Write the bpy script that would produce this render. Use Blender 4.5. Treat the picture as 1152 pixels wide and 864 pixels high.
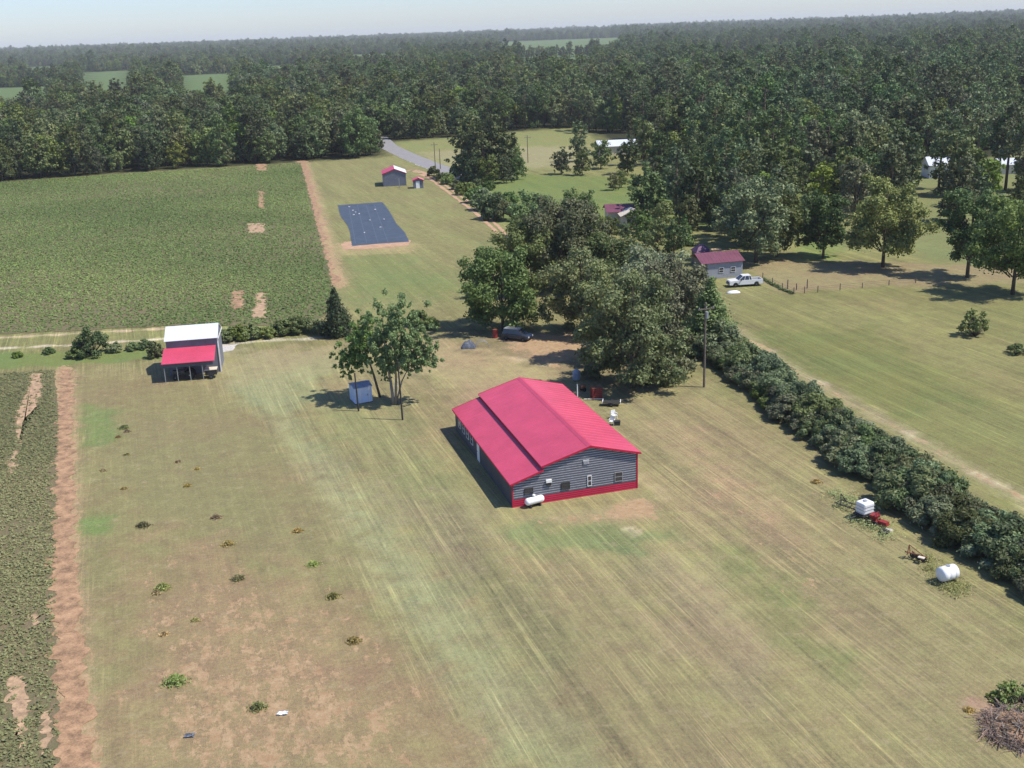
import bpy, math, random
import numpy as np
from mathutils import Vector, Matrix

for o in list(bpy.data.objects): bpy.data.objects.remove(o, do_unlink=True)
S = bpy.context.scene
C = S.collection
R = math.radians

# ------------------------------------------------------------------ camera
CAM_H = 42.0; FPX = 1220.0
ROLL = math.atan2(43, 1152)
PITCH = math.atan2((432-34.5)*math.cos(ROLL), FPX)
cam_d = bpy.data.cameras.new('camera'); cam = bpy.data.objects.new('camera', cam_d); C.objects.link(cam)
cam_d.sensor_width = 36.0; cam_d.lens = FPX/1152*36.0; cam_d.clip_start = 0.5; cam_d.clip_end = 40000
cam.matrix_world = Matrix.Translation((0, 0, CAM_H)) @ Matrix.Rotation(R(90)-PITCH, 4, 'X') @ Matrix.Rotation(-ROLL, 4, 'Z')
S.camera = cam

# ------------------------------------------------------------------ light
SUN_EL = 57.0; SUN_AZ = -14.0            # azimuth measured from +X, counter-clockwise
w = bpy.data.worlds.new('World'); S.world = w; w.use_nodes = True
nt = w.node_tree; bg = nt.nodes['Background']
sky = nt.nodes.new('ShaderNodeTexSky'); sky.sky_type = 'NISHITA'; sky.sun_disc = False
sky.sun_elevation = R(SUN_EL); sky.sun_rotation = R(90-SUN_AZ); sky.air_density = 1.0; sky.dust_density = 0.4; sky.ozone_density = 3.5
sky.altitude = 0
tn = nt.nodes.new('ShaderNodeMix'); tn.data_type = 'RGBA'; tn.blend_type = 'MULTIPLY'; tn.inputs[0].default_value = 1.0; tn.inputs[7].default_value = (0.93, 1.0, 1.24, 1)
nt.links.new(sky.outputs[0], tn.inputs[6]); nt.links.new(tn.outputs[2], bg.inputs[0]); bg.inputs[1].default_value = 0.115
sd = bpy.data.lights.new('sun', 'SUN'); sun = bpy.data.objects.new('sun', sd); C.objects.link(sun)
sd.energy = 5.0; sd.angle = R(0.55); sd.color = (1.0, 0.94, 0.83)
sdir = Vector((math.cos(R(SUN_EL))*math.cos(R(SUN_AZ)), math.cos(R(SUN_EL))*math.sin(R(SUN_AZ)), math.sin(R(SUN_EL))))
sun.rotation_euler = sdir.to_track_quat('Z', 'Y').to_euler(); sun.location = (60, 40, 90)
S.view_settings.view_transform = 'Standard'; S.view_settings.look = 'None'
S.view_settings.exposure = 0.27; S.view_settings.gamma = 1.0
S.render.engine = 'CYCLES'
S.cycles.max_bounces = 6; S.cycles.diffuse_bounces = 2; S.cycles.glossy_bounces = 2
S.cycles.transmission_bounces = 3; S.cycles.volume_bounces = 0; S.cycles.transparent_max_bounces = 4

# ------------------------------------------------------------------ survey helpers: map reading from the photograph -> metres on the ground
def ray(px, py):
    u = (px-576)/FPX; v = (432-py)/FPX
    cr, sr = math.cos(ROLL), math.sin(ROLL)
    a = u*cr+v*sr; b = -u*sr+v*cr
    sp, cp = math.sin(PITCH), math.cos(PITCH)
    return a, cp+b*sp, -sp+b*cp
def gp(px, py, z=0.0):
    x, y, q = ray(px, py); t = (z-CAM_H)/q
    return (x*t, y*t)
def gps(pts): return [gp(*p) for p in pts]
def ang(a, b): return math.atan2(b[1]-a[1], b[0]-a[0])

# ------------------------------------------------------------------ object helpers
def tag(o, label=None, cat=None, group=None, kind=None):
    if label: o['label'] = label
    if cat: o['category'] = cat
    if group: o['group'] = group
    if kind: o['kind'] = kind
    return o
def thing(name, label, cat, loc=(0, 0, 0), rotz=0.0, group=None):
    o = bpy.data.objects.new(name, None); C.objects.link(o)
    o.empty_display_size = 0.3
    o.location = loc; o.rotation_euler = (0, 0, rotz)
    return tag(o, label, cat, group)
def link(name, me, parent=None, loc=None, rotz=None):
    o = bpy.data.objects.new(name, me); C.objects.link(o)
    if parent: o.parent = parent
    if loc is not None: o.location = loc
    if rotz is not None: o.rotation_euler = (0, 0, rotz)
    return o
def copy_tree(src, loc, rotz=0.0, scale=None, label=None, group=None):
    c = src.copy(); C.objects.link(c); c.location = loc; c.rotation_euler = (0, 0, rotz)
    if scale is not None: c.scale = scale if hasattr(scale, '__len__') else (scale,)*3
    if label: c['label'] = label
    if group: c['group'] = group
    for ch in list(src.children):
        d = ch.copy(); C.objects.link(d); d.parent = c
        for g in list(ch.children):
            e = g.copy(); C.objects.link(e); e.parent = d
    return c

class MB:
    def __init__(s): s.v = []; s.f = []; s.m = []
    def add(s, vs, fs, m=0):
        n = len(s.v); s.v += [tuple(p) for p in vs]
        for f in fs: s.f.append(tuple(n+i for i in f)); s.m.append(m)
    def box(s, x0, x1, y0, y1, z0, z1, m=0, rot=0, at=(0, 0, 0), tilt=None):
        vs = [Vector((x, y, z)) for z in (z0, z1) for y in (y0, y1) for x in (x0, x1)]
        M = Matrix.Translation(at) @ Matrix.Rotation(rot, 4, 'Z')
        if tilt: M = M @ Matrix.Rotation(tilt[0], 4, tilt[1])
        s.add([M @ v for v in vs], [(0, 2, 3, 1), (4, 5, 7, 6), (0, 1, 5, 4), (2, 6, 7, 3), (0, 4, 6, 2), (1, 3, 7, 5)], m)
    def tube(s, p0, p1, r0, r1=None, n=8, m=0, caps=True):
        p0 = Vector(p0); p1 = Vector(p1); r1 = r0 if r1 is None else r1
        d = (p1-p0); 
        if d.length < 1e-6: return
        d.normalize(); a = d.orthogonal().normalized(); b = d.cross(a)
        vs = []
        for p, r in ((p0, r0), (p1, r1)):
            for i in range(n):
                t = 2*math.pi*i/n; vs.append(p+(a*math.cos(t)+b*math.sin(t))*r)
        fs = [(i, (i+1) % n, n+(i+1) % n, n+i) for i in range(n)]
        if caps: fs += [tuple(reversed(range(n))), tuple(range(n, 2*n))]
        s.add(vs, fs, m)
    def lathe(s, prof, n=16, axis='Z', at=(0, 0, 0), m=0):
        # prof: list of (radius, height along axis)
        vs = []
        for r, h in prof:
            for i in range(n):
                t = 2*math.pi*i/n; c, q = r*math.cos(t), r*math.sin(t)
                p = {'Z': (c, q, h), 'X': (h, c, q), 'Y': (c, h, q)}[axis]
                vs.append((p[0]+at[0], p[1]+at[1], p[2]+at[2]))
        fs = []
        for k in range(len(prof)-1):
            for i in range(n): fs.append((k*n+i, k*n+(i+1) % n, (k+1)*n+(i+1) % n, (k+1)*n+i))
        fs += [tuple(reversed(range(n))), tuple(range((len(prof)-1)*n, len(prof)*n))]
        s.add(vs, fs, m)
    def prism(s, prof, y0, y1, m=0):        # profile in x,z extruded along y
        n = len(prof)
        vs = [(x, y0, z) for x, z in prof]+[(x, y1, z) for x, z in prof]
        fs = [tuple(range(n)), tuple(reversed(range(n, 2*n)))]+[(i, i+n, (i+1) % n+n, (i+1) % n) for i in range(n)]
        s.add(vs, fs, m)
    def slab(s, a, b, c, d, t, m=0):        # four top corners, thickness downwards
        q = [Vector(p) for p in (a, b, c, d)]
        vs = q+[p-Vector((0, 0, t)) for p in q]
        s.add(vs, [(0, 1, 2, 3), (7, 6, 5, 4), (0, 4, 5, 1), (1, 5, 6, 2), (2, 6, 7, 3), (3, 7, 4, 0)], m)
    def build(s, name, mats, parent=None, smooth=False, bevel=0.0):
        me = bpy.data.meshes.new(name); me.from_pydata(s.v, [], s.f)
        if not isinstance(mats, (list, tuple)): mats = [mats]
        for q in mats: me.materials.append(q)
        me.polygons.foreach_set('material_index', s.m)
        import bmesh
        bm = bmesh.new(); bm.from_mesh(me); bmesh.ops.recalc_face_normals(bm, faces=bm.faces); bm.to_mesh(me); bm.free()
        if smooth: me.polygons.foreach_set('use_smooth', [True]*len(me.polygons))
        me.update()
        o = link(name, me, parent)
        if bevel:
            b = o.modifiers.new('bevel', 'BEVEL'); b.width = bevel; b.segments = 2; b.limit_method = 'ANGLE'
        return o

# ------------------------------------------------------------------ materials
def newmat(name):
    m = bpy.data.materials.new(name); m.use_nodes = True
    return m, m.node_tree, m.node_tree.nodes['Principled BSDF']
def N(nt, t, **kw):
    n = nt.nodes.new(t)
    for k, v in kw.items(): setattr(n, k, v)
    return n
def noise(nt, vec, scale, detail=3, rough=0.6):
    n = N(nt, 'ShaderNodeTexNoise'); n.inputs['Scale'].default_value = scale; n.inputs['Detail'].default_value = detail; n.inputs['Roughness'].default_value = rough
    if vec is not None: nt.links.new(vec, n.inputs['Vector'])
    return n.outputs[0]
def mix(nt, fac, a, b, blend='MIX'):
    n = N(nt, 'ShaderNodeMix', data_type='RGBA', blend_type=blend)
    for i, v in ((0, fac), (6, a), (7, b)):
        if hasattr(v, 'links'): nt.links.new(v, n.inputs[i])
        else: n.inputs[i].default_value = v if i == 0 else (v[0], v[1], v[2], 1)
    return n.outputs[2]
def mth(nt, op, a, b=0.0, c=0.0):
    n = N(nt, 'ShaderNodeMath', operation=op)
    for i, v in enumerate((a, b, c)):
        if hasattr(v, 'links'): nt.links.new(v, n.inputs[i])
        else: n.inputs[i].default_value = v
    return n.outputs[0]
def remap(nt, v, a, b, c, d):
    n = N(nt, 'ShaderNodeMapRange'); nt.links.new(v, n.inputs[0])
    for i, q in enumerate((a, b, c, d)): n.inputs[i+1].default_value = q
    return n.outputs[0]
def simple(name, col, rough=0.6, metal=0.0, var=0.18, scale=1.5, spec=0.4, dirt=None):
    m, nt, b = newmat(name)
    g = N(nt, 'ShaderNodeTexCoord').outputs['Object']
    n1 = noise(nt, g, scale, 4); n2 = noise(nt, g, scale*9, 3)
    f = mth(nt, 'ADD', mth(nt, 'MULTIPLY', n1, 0.65), mth(nt, 'MULTIPLY', n2, 0.35))
    lo = [c*(1-var*1.6) for c in col] if dirt is None else dirt
    hi = [min(1, c*(1+var)) for c in col]
    c = mix(nt, remap(nt, f, 0.3, 0.7, 0, 1), lo, hi)
    nt.links.new(c, b.inputs['Base Color']); b.inputs['Roughness'].default_value = rough; b.inputs['Metallic'].default_value = metal
    b.inputs['Specular IOR Level'].default_value = spec
    return m
M = {}
M['roof_red'] = simple('red_roof_metal', (0.52, 0.062, 0.118), 0.38, 0, 0.12, 0.35, 0.5)
M['roof_red_dark'] = simple('red_trim_metal', (0.42, 0.012, 0.045), 0.5, 0, 0.1, 0.8)
M['skirt_red'] = simple('red_skirt_metal', (0.50, 0.018, 0.06), 0.5, 0, 0.12, 0.8)
M['siding'] = simple('slate_siding', (0.095, 0.097, 0.115), 0.6, 0, 0.15, 0.6)
M['sunlit_edge_and_vent'] = simple('sunlit_edge_and_vent', (0.46, 0.47, 0.50), 0.6, 0, 0.2, 3)  # paints sun caught on the lap tops as a pale strip; also colours the vent
M['skirt_line'] = simple('skirt_shadow_line', (0.13, 0.006, 0.02), 0.6, 0, .1, 2)
M['siding_grey'] = simple('mid_grey_siding', (0.27, 0.28, 0.31), 0.6, 0, .14, 1)
M['siding_plain'] = simple('grey_blue_siding', (0.17, 0.18, 0.22), 0.6, 0, 0.14, 0.8)
M['white_metal'] = simple('white_roof_metal', (0.58, 0.61, 0.67), 0.4, 0, 0.06, 0.6)
M['white'] = simple('white_paint', (0.78, 0.78, 0.78), 0.45, 0, 0.08, 2)
M['cream'] = simple('cream_paint', (0.62, 0.55, 0.44), 0.6, 0, 0.1, 2)
M['glass'] = simple('dark_glass', (0.03, 0.035, 0.045), 0.1, 0, 0.1, 1, 0.8)
M['black'] = simple('black_rubber', (0.02, 0.02, 0.022), 0.8, 0, 0.2, 3)
M['dark'] = simple('dark_steel', (0.05, 0.048, 0.05), 0.6, 0.3, 0.3, 4)
M['steel'] = simple('galvanised_steel', (0.36, 0.38, 0.40), 0.5, 0.4, 0.2, 4)
M['rust'] = simple('rusty_steel', (0.22, 0.09, 0.05), 0.8, 0.1, 0.4, 5)
M['wood_pole'] = simple('weathered_pole', (0.16, 0.13, 0.105), 0.85, 0, 0.3, 3)
M['bark'] = simple('tree_bark', (0.11, 0.085, 0.065), 0.9, 0, 0.35, 4)
M['bark_pale'] = simple('pale_tree_bark', (0.26, 0.23, 0.20), 0.9, 0, 0.3, 4)
M['blue_shed'] = simple('pale_blue_panel', (0.62, 0.70, 0.86), 0.5, 0, 0.12, 1.5)
M['blue_roof'] = simple('blue_grey_panel_roof', (0.30, 0.34, 0.43), 0.55, 0, 0.2, 1.5)
M['purple'] = simple('purple_roof_metal', (0.155, 0.05, 0.078), 0.5, 0, 0.15, 0.7)
M['purple_dark'] = simple('dark_purple_roof', (0.10, 0.04, 0.10), 0.6, 0, 0.2, 0.7)
M['tan'] = simple('tan_board', (0.42, 0.31, 0.17), 0.7, 0, 0.15, 2)
M['fabric'] = simple('dark_blue_ground_cloth', (0.060, 0.075, 0.100), 0.55, 0, 0.25, 0.5)
M['soil'] = simple('red_soil', (0.34, 0.21, 0.12), 0.95, 0, 0.45, 0.9)
M['soil_pale'] = simple('pale_sandy_soil', (0.40, 0.27, 0.165), 0.95, 0, 0.4, 1.2)
M['soil_orange'] = simple('orange_clay_track', (0.43, 0.27, 0.17), 0.95, 0, 0.25, 0.7)
M['litter'] = simple('leaf_litter_soil', (0.05, 0.042, 0.028), 0.95, 0, 0.3, 0.5)
M['gravel'] = simple('pale_gravel', (0.50, 0.47, 0.43), 0.95, 0, 0.25, 3)
M['asphalt'] = simple('worn_grey_asphalt', (0.24, 0.23, 0.23), 0.9, 0, 0.15, 0.5)
M['red_paint'] = simple('red_machine_paint', (0.27, 0.03, 0.03), 0.45, 0, 0.2, 3)
M['blue_tarp'] = simple('blue_grey_tarp', (0.10, 0.115, 0.15), 0.5, 0, 0.3, 2)
M['plastic_white'] = simple('white_tank_plastic', (0.74, 0.75, 0.76), 0.35, 0, 0.08, 2)
M['deadwood'] = simple('dead_branch_wood', (0.33, 0.23, 0.18), 0.9, 0, 0.4, 3)
M['car_dark'] = simple('dark_blue_car_paint', (0.035, 0.045, 0.075), 0.2, 0.2, 0.1, 1, 0.7)
M['car_white'] = simple('white_car_paint', (0.72, 0.73, 0.75), 0.25, 0, 0.05, 1, 0.6)
M['lamp'] = simple('lamp_glass', (0.6, 0.62, 0.65), 0.1, 0, 0.1, 1, 0.8)

def leafmat(name, c1, c2, trans=0.25, rough=0.55):
    m, nt, b = newmat(name)
    at = N(nt, 'ShaderNodeAttribute', attribute_name='tint')
    oi = N(nt, 'ShaderNodeObjectInfo')
    c = mix(nt, at.outputs['Fac'], c1, c2)
    hsv = N(nt, 'ShaderNodeHueSaturation'); nt.links.new(c, hsv.inputs['Color'])
    nt.links.new(remap(nt, oi.outputs['Random'], 0, 1, 0.478, 0.54), hsv.inputs['Hue'])
    nt.links.new(remap(nt, mth(nt, 'FRACT', mth(nt, 'MULTIPLY', oi.outputs['Random'], 7.31)), 0, 1, 0.65, 1.5), hsv.inputs['Value'])
    nt.links.new(remap(nt, mth(nt, 'FRACT', mth(nt, 'MULTIPLY', oi.outputs['Random'], 3.77)), 0, 1, 0.75, 1.1), hsv.inputs['Saturation'])
    nt.links.new(hsv.outputs[0], b.inputs['Base Color']); b.inputs['Roughness'].default_value = rough
    b.inputs['Specular IOR Level'].default_value = 0.25
    tr = N(nt, 'ShaderNodeBsdfTranslucent'); nt.links.new(hsv.outputs[0], tr.inputs[0])
    ms = N(nt, 'ShaderNodeMixShader'); ms.inputs[0].default_value = trans
    nt.links.new(b.outputs[0], ms.inputs[1]); nt.links.new(tr.outputs[0], ms.inputs[2])
    nt.links.new(ms.outputs[0], nt.nodes['Material Output'].inputs[0])
    return m
L = {}
L['oak'] = leafmat('oak_leaves', (0.076, 0.110, 0.032), (0.192, 0.227, 0.079))
L['grey'] = leafmat('greyish_leaves', (0.096, 0.122, 0.049), (0.234, 0.259, 0.118))
L['green'] = leafmat('fresh_green_leaves', (0.084, 0.125, 0.027), (0.196, 0.250, 0.058))
L['bright'] = leafmat('yellow_green_leaves', (0.129, 0.161, 0.031), (0.270, 0.299, 0.063))
L['wood'] = leafmat('woodland_leaves', (0.059, 0.086, 0.024), (0.157, 0.184, 0.055))
L['pine'] = leafmat('pine_needles', (0.059, 0.094, 0.034), (0.149, 0.196, 0.065))
L['cedar'] = leafmat('cedar_needles', (0.040, 0.058, 0.026), (0.102, 0.117, 0.045))
L['hedge'] = leafmat('hedge_leaves', (0.082, 0.114, 0.049), (0.209, 0.235, 0.110))
L['crop'] = leafmat('crop_leaves', (0.183, 0.235, 0.061), (0.378, 0.410, 0.122))
L['weed'] = leafmat('weed_leaves', (0.185, 0.210, 0.053), (0.370, 0.345, 0.105))
L['dry'] = leafmat('dry_weed_leaves', (0.251, 0.203, 0.076), (0.502, 0.378, 0.153))
L['lime'] = leafmat('lime_green_leaves', (0.189, 0.312, 0.030), (0.364, 0.494, 0.061))

# ------------------------------------------------------------------ foliage
def quads_mesh(name, V, mats, midx=None, tint=None, extra=None):
    """V: (n,4,3) quads; extra: (verts, faces) polygons for trunks using material 1"""
    n = len(V); vs = V.reshape(-1, 3)
    ev, ef = extra if extra else ([], [])
    allv = np.vstack([vs, np.array(ev).reshape(-1, 3)]) if len(ev) else vs
    me = bpy.data.meshes.new(name)
    me.vertices.add(len(allv)); me.vertices.foreach_set('co', allv.astype(np.float32).ravel())
    li = list(range(4*n)) ; ls = list(range(0, 4*n, 4))
    mi = [0]*n
    k = 4*n
    for f in ef:
        ls.append(k); li += [4*n+i for i in f]; k += len(f); mi.append(1)
    me.loops.add(len(li)); me.loops.foreach_set('vertex_index', li)
    me.polygons.add(len(ls)); me.polygons.foreach_set('loop_start', ls)
    for q in mats: me.materials.append(q)
    me.polygons.foreach_set('material_index', mi)
    a = me.attributes.new('tint', 'FLOAT', 'FACE')
    t = np.zeros(len(ls), np.float32); t[:n] = tint if tint is not None else np.random.default_rng(1).random(n)
    a.data.foreach_set('value', t)
    me.update(calc_edges=True); me.validate()
    return me
def leaf_quads(P, Nn, size, rg, elong=1.5):
    n = len(P)
    Nn = Nn/np.maximum(np.linalg.norm(Nn, axis=1, keepdims=True), 1e-6)
    t = rg.normal(size=(n, 3)); t -= (t*Nn).sum(1, keepdims=True)*Nn
    t /= np.maximum(np.linalg.norm(t, axis=1, keepdims=True), 1e-6)
    b = np.cross(Nn, t)
    s = size*rg.uniform(0.6, 1.35, (n, 1))
    a = t*s*0.5*elong; c = b*s*0.5
    bend = Nn*s*0.18
    return np.stack([P-a+bend*0, P+c*1.0-a*0.1-bend, P+a, P-c*1.0+a*0.15-bend], 1)
def crown_leaves(cl, rad, lpc, size, rg, squash=0.85, elong=1.5, upbias=0.35):
    Ps, Ns, Ts = [], [], []
    for c, r in zip(cl, rad):
        n = max(8, int(lpc*(r/np.mean(rad))**2))
        d = rg.normal(size=(n, 3)); d /= np.linalg.norm(d, axis=1, keepdims=True)
        rr = r*(rg.random((n, 1))**0.5)*rg.uniform(0.75, 1.15, (n, 1)); far = rg.random((n, 1)) < 0.22; rr = np.where(far, rr*rg.uniform(1.0, 1.6, (n, 1)), rr)
        p = d*rr; p[:, 2] *= squash
        Ps.append(p+c); nn = d*0.9+rg.normal(size=(n, 3))*0.55; nn[:, 2] += upbias
        Ns.append(nn); Ts.append(np.clip(rg.normal(rg.uniform(0.3, 0.7), 0.22, n), 0, 1))
    return leaf_quads(np.vstack(Ps), np.vstack(Ns), size, rg, elong), np.concatenate(Ts).astype(np.float32)

def tree_shape(kind, H, Rr, seed):
    """returns clump centres, radii, trunk MB"""
    rg = np.random.default_rng(seed); mb = MB()
    cl, rd = [], []
    tr = max(0.12, H*0.02)
    if kind in ('broad', 'bushy'):
        z0, z1 = (H*0.10 if kind == 'broad' else H*0.0), H
        cz = (z0+z1)/2; hz = (z1-z0)/2
        nl = 15; lob = []
        for k in range(nl):
            a = k*2.4+rg.uniform(-.4, .4); e = -0.86+1.8*(k+.5)/nl+rg.uniform(-.1, .1); e = min(e, .95)
            wid = math.sqrt(max(0.04, 1-(e*0.93)**2)) if e > 0 or kind == 'broad' else 1-0.15*e*e
            rr = wid*rg.uniform(0.45, 0.82)
            lob.append(np.array([math.cos(a)*rr*Rr, math.sin(a)*rr*Rr, cz+e*hz*0.82]))
        for k in range(90):
            c = lob[k % nl]+rg.normal(size=3)*np.array([Rr, Rr, hz])*0.15
            c[2] = min(max(c[2], z0+Rr*.1), H*1.0); cl.append(c); rd.append(Rr*rg.uniform(0.12, 0.23))
        for k in range(nl): cl.append(lob[k]*np.array([.7, .7, 1])); rd.append(Rr*rg.uniform(.24, .32))
        for c in lob:
            j = np.array([c[0]*.12, c[1]*.12, max(H*.18, c[2]*rg.uniform(.35, .6))])
            mb.tube(j, c, tr*0.4, tr*0.12, 5)
        mb.tube((0, 0, -0.3), (0, 0, H*0.45), tr*1.15, tr*0.6, 8)
        mb.tube((0, 0, H*0.45), (0, 0, H*0.85), tr*0.6, tr*0.15, 6)
    elif kind == 'pine':
        n = 26
        for k in range(n):
            t = k/(n-1); z = H*(0.42+0.56*t); r = Rr*(0.35+0.9*math.sin(math.pi*min(1, (1.05-t)))**.8)*rg.uniform(0.35, 0.95)*(1.0 if t < .85 else .5)
            a = k*2.4+rg.uniform(-.5, .5)
            c = np.array([math.cos(a)*r, math.sin(a)*r, z+rg.uniform(-.3, .3)]); cl.append(c); rd.append(Rr*rg.uniform(.24, .40))
            mb.tube((0, 0, z-0.6), c, tr*0.3, tr*0.1, 4)
        mb.tube((0, 0, -0.3), (rg.uniform(-.3, .3), 0, H*0.95), tr*0.95, tr*0.2, 7)
    elif kind == 'cedar':
        n = 34
        for k in range(n):
            t = (k/(n-1)); z = H*(0.08+0.88*t); r = Rr*(1-t)**0.8*rg.uniform(0.25, 0.85); a = k*2.4
            cl.append(np.array([math.cos(a)*r, math.sin(a)*r, z])); rd.append(Rr*(0.42*(1-t)+0.13)*rg.uniform(.8, 1.2))
        mb.tube((0, 0, -0.3), (0, 0, H*0.9), tr, tr*0.2, 7)
    elif kind == 'shrub':
        n = 48
        for k in range(n):
            a = rg.uniform(0, 6.28); r = Rr*math.sqrt(rg.random())*0.95
            h = H*math.sqrt(max(0.05, 1-(r/Rr)**2))
            cl.append(np.array([math.cos(a)*r, math.sin(a)*r, h*rg.uniform(0.35, 0.92)])); rd.append(min(Rr, H)*rg.uniform(.13, .27))
            mb.tube((0, 0, -0.1), cl[-1], 0.05, 0.02, 4)
    return cl, rd, mb
def tree(name, label, cat, kind, px, py, H, Rr, leaf, seed, dens=1.0, size=0.32, group=None, bark='bark', shape=None, lean=None):
    x, y = gp(px, py)
    rg = np.random.default_rng(seed+100)
    cl, rd, mb = shape if shape else tree_shape(kind, H, Rr, seed)
    size *= .82
    area = sum(4*math.pi*r*r for r in rd)*0.55
    lpc = area/len(rd)/(size*size*0.75)*dens*0.9
    V, T = crown_leaves(cl, rd, lpc, size, rg)
    t = thing(name, label, cat, (x, y, 0), 0, group)
    me = quads_mesh('crown', V, [L[leaf]], tint=T); link('crown', me, t)
    mb.build('stem' if kind == 'shrub' else 'trunk', M[bark], t, smooth=True)
    return t

# ------------------------------------------------------------------ ground
def hgt(x, y):
    r = np.hypot(x, y)
    s = np.clip((r-1800)/6500, 0, 1); s = s*s*(3-2*s)
    n = 0.5+0.25*np.sin(x/900+1.3)*np.cos(y/1300)+0.25*np.sin(x/2100+y/1700+0.6)
    return s*(14+20*n)-np.where(r > 11000, (r-11000)*0.02, 0)
def ax(lo, hi, step, far, g=1.07):
    a = list(np.arange(lo, hi+1e-6, step)); s = step; v = hi; up = []
    while v < far: s *= g; v += s; up.append(v)
    s = step; v = lo; dn = []
    while v > -far: s *= g; v -= s; dn.append(v)
    return np.array(dn[::-1]+a+up)
xs = ax(-95, 95, 0.55, 12500)
ys_ = list(np.arange(40, 260, 0.55)); s_ = .55; v_ = ys_[-1]
while v_ < 13500: s_ *= 1.035; v_ += s_; ys_.append(v_)
s_ = .55; v_ = 40
while v_ > -600: s_ *= 1.3; v_ -= s_; ys_.insert(0, v_)
ys = np.array(ys_)
X, Y = np.meshgrid(xs, ys); nx, ny = len(xs), len(ys)
X = X.ravel(); Y = Y.ravel(); Z = hgt(X, Y)
def wob(x, y, a=1.0, k=1.0, s=0.0):
    return a*(np.sin(x*.9*k+s+1.7*np.sin(y*.53*k+s))+.6*np.sin(y*1.7*k+2.1*s+x*.7*k)+.4*np.sin(x*3.1*k-y*2.3*k+s))
def poly_dist(px, py, poly):
    """signed distance, positive inside"""
    p = np.array(poly); n = len(p); d2 = np.full(len(px), 1e18); ins = np.zeros(len(px), bool)
    for i in range(n):
        a = p[i]; b = p[(i+1) % n]; e = b-a
        wx = px-a[0]; wy = py-a[1]; L2 = max(e@e, 1e-9)
        t = np.clip((wx*e[0]+wy*e[1])/L2, 0, 1)
        d2 = np.minimum(d2, (wx-t*e[0])**2+(wy-t*e[1])**2)
        c = ((a[1] > py) != (b[1] > py))
        if abs(e[1]) > 1e-9: ins ^= c & (px < a[0]+(py-a[1])*e[0]/e[1])
    d = np.sqrt(d2); return np.where(ins, d, -d)
def line_dist(px, py, pts):
    p = np.array(pts); d2 = np.full(len(px), 1e18)
    for i in range(len(p)-1):
        a = p[i]; e = p[i+1]-a; wx = px-a[0]; wy = py-a[1]; t = np.clip((wx*e[0]+wy*e[1])/max(e@e, 1e-9), 0, 1)
        d2 = np.minimum(d2, (wx-t*e[0])**2+(wy-t*e[1])**2)
    return np.sqrt(d2)
col = np.empty((len(X), 3)); col[:] = (0.185, 0.165, 0.078)
mow = np.ones(len(X)); bare = np.zeros(len(X))
def bzone(pix, v, soft=3.0, rag=1.0):
    P = gps(pix); d = poly_dist(X, Y, P)+wob(X, Y, rag, 1.0, 3.0); mk = np.clip(d/soft+.5, 0, 1)*v; bare[:] = np.maximum(bare, mk)
def bline(pix, width, v, soft=.8):
    d = width/2-line_dist(X, Y, gps(pix)); bare[:] = np.maximum(bare, np.clip(d/soft+.5, 0, 1)*v)
def paint(mask, c, streak=None):
    mask = np.clip(mask, 0, 1)
    col[:] = col*(1-mask[:, None])+np.array(c)*mask[:, None]
    if streak is not None: mow[:] = mow*(1-mask)+streak*mask
def zone(pix, c, soft=3.0, w=1.0, rag=1.0, streak=None, k=1.0):
    P = gps(pix); q = np.array(P); m = 3*soft+5
    sel = (X > q[:, 0].min()-m) & (X < q[:, 0].max()+m) & (Y > q[:, 1].min()-m) & (Y < q[:, 1].max()+m)
    x, y = X[sel], Y[sel]
    d = poly_dist(x, y, P)+wob(x, y, rag, k)
    mk = np.zeros(len(X)); mk[sel] = np.clip(d/soft+0.5, 0, 1)*w
    paint(mk, c, streak)
def stroke(pix, width, c, soft=0.6, w=1.0, rag=0.3, streak=None):
    P = gps(pix); d = width/2-line_dist(X, Y, P)+wob(X, Y, rag, 1.4)
    paint(np.clip(d/soft+0.5, 0, 1)*w, c, streak)
FAR = [(-400, 90), (-400, 62)]
# farther ground: green fields and dark woodland floor
zone([(-600, 420), (0, 414), (60, 414), (120, 395), (340, 383), (380, 345), (560, 345), (640, 300), (800, 320), (1300, 360), (1300, 120), (600, 100), (-600, 120)], (0.185, 0.175, 0.075), 6)
zone([(372, 350), (340, 183), (430, 176), (500, 200), (560, 262), (640, 320), (520, 362)], (0.19, 0.175, 0.08), 3, streak=0.6)
zone([(385, 290), (450, 285), (540, 330), (400, 340)], (0.16, 0.185, 0.065), 6, 0.7, 2, streak=0.5)
zone([(480, 185), (560, 195), (880, 205), (930, 225), (900, 262), (560, 250)], (0.15, 0.175, 0.058), 4, streak=0.3)
zone([(440, 160), (650, 142), (660, 190), (540, 192), (500, 186)], (0.20, 0.20, 0.08), 4, streak=0.2)
zone([(470, 172), (560, 165), (660, 165), (650, 188), (510, 190)], (0.27, 0.23, 0.14), 6, 0.7, 2, streak=0.2)
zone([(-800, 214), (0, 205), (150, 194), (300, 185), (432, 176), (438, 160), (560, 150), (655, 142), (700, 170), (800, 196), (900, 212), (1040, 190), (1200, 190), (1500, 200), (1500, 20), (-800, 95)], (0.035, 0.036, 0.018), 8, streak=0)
paint(np.clip((np.hypot(X, Y)-900)/200, 0, 1), (0.030, 0.038, 0.018), 0)
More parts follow.
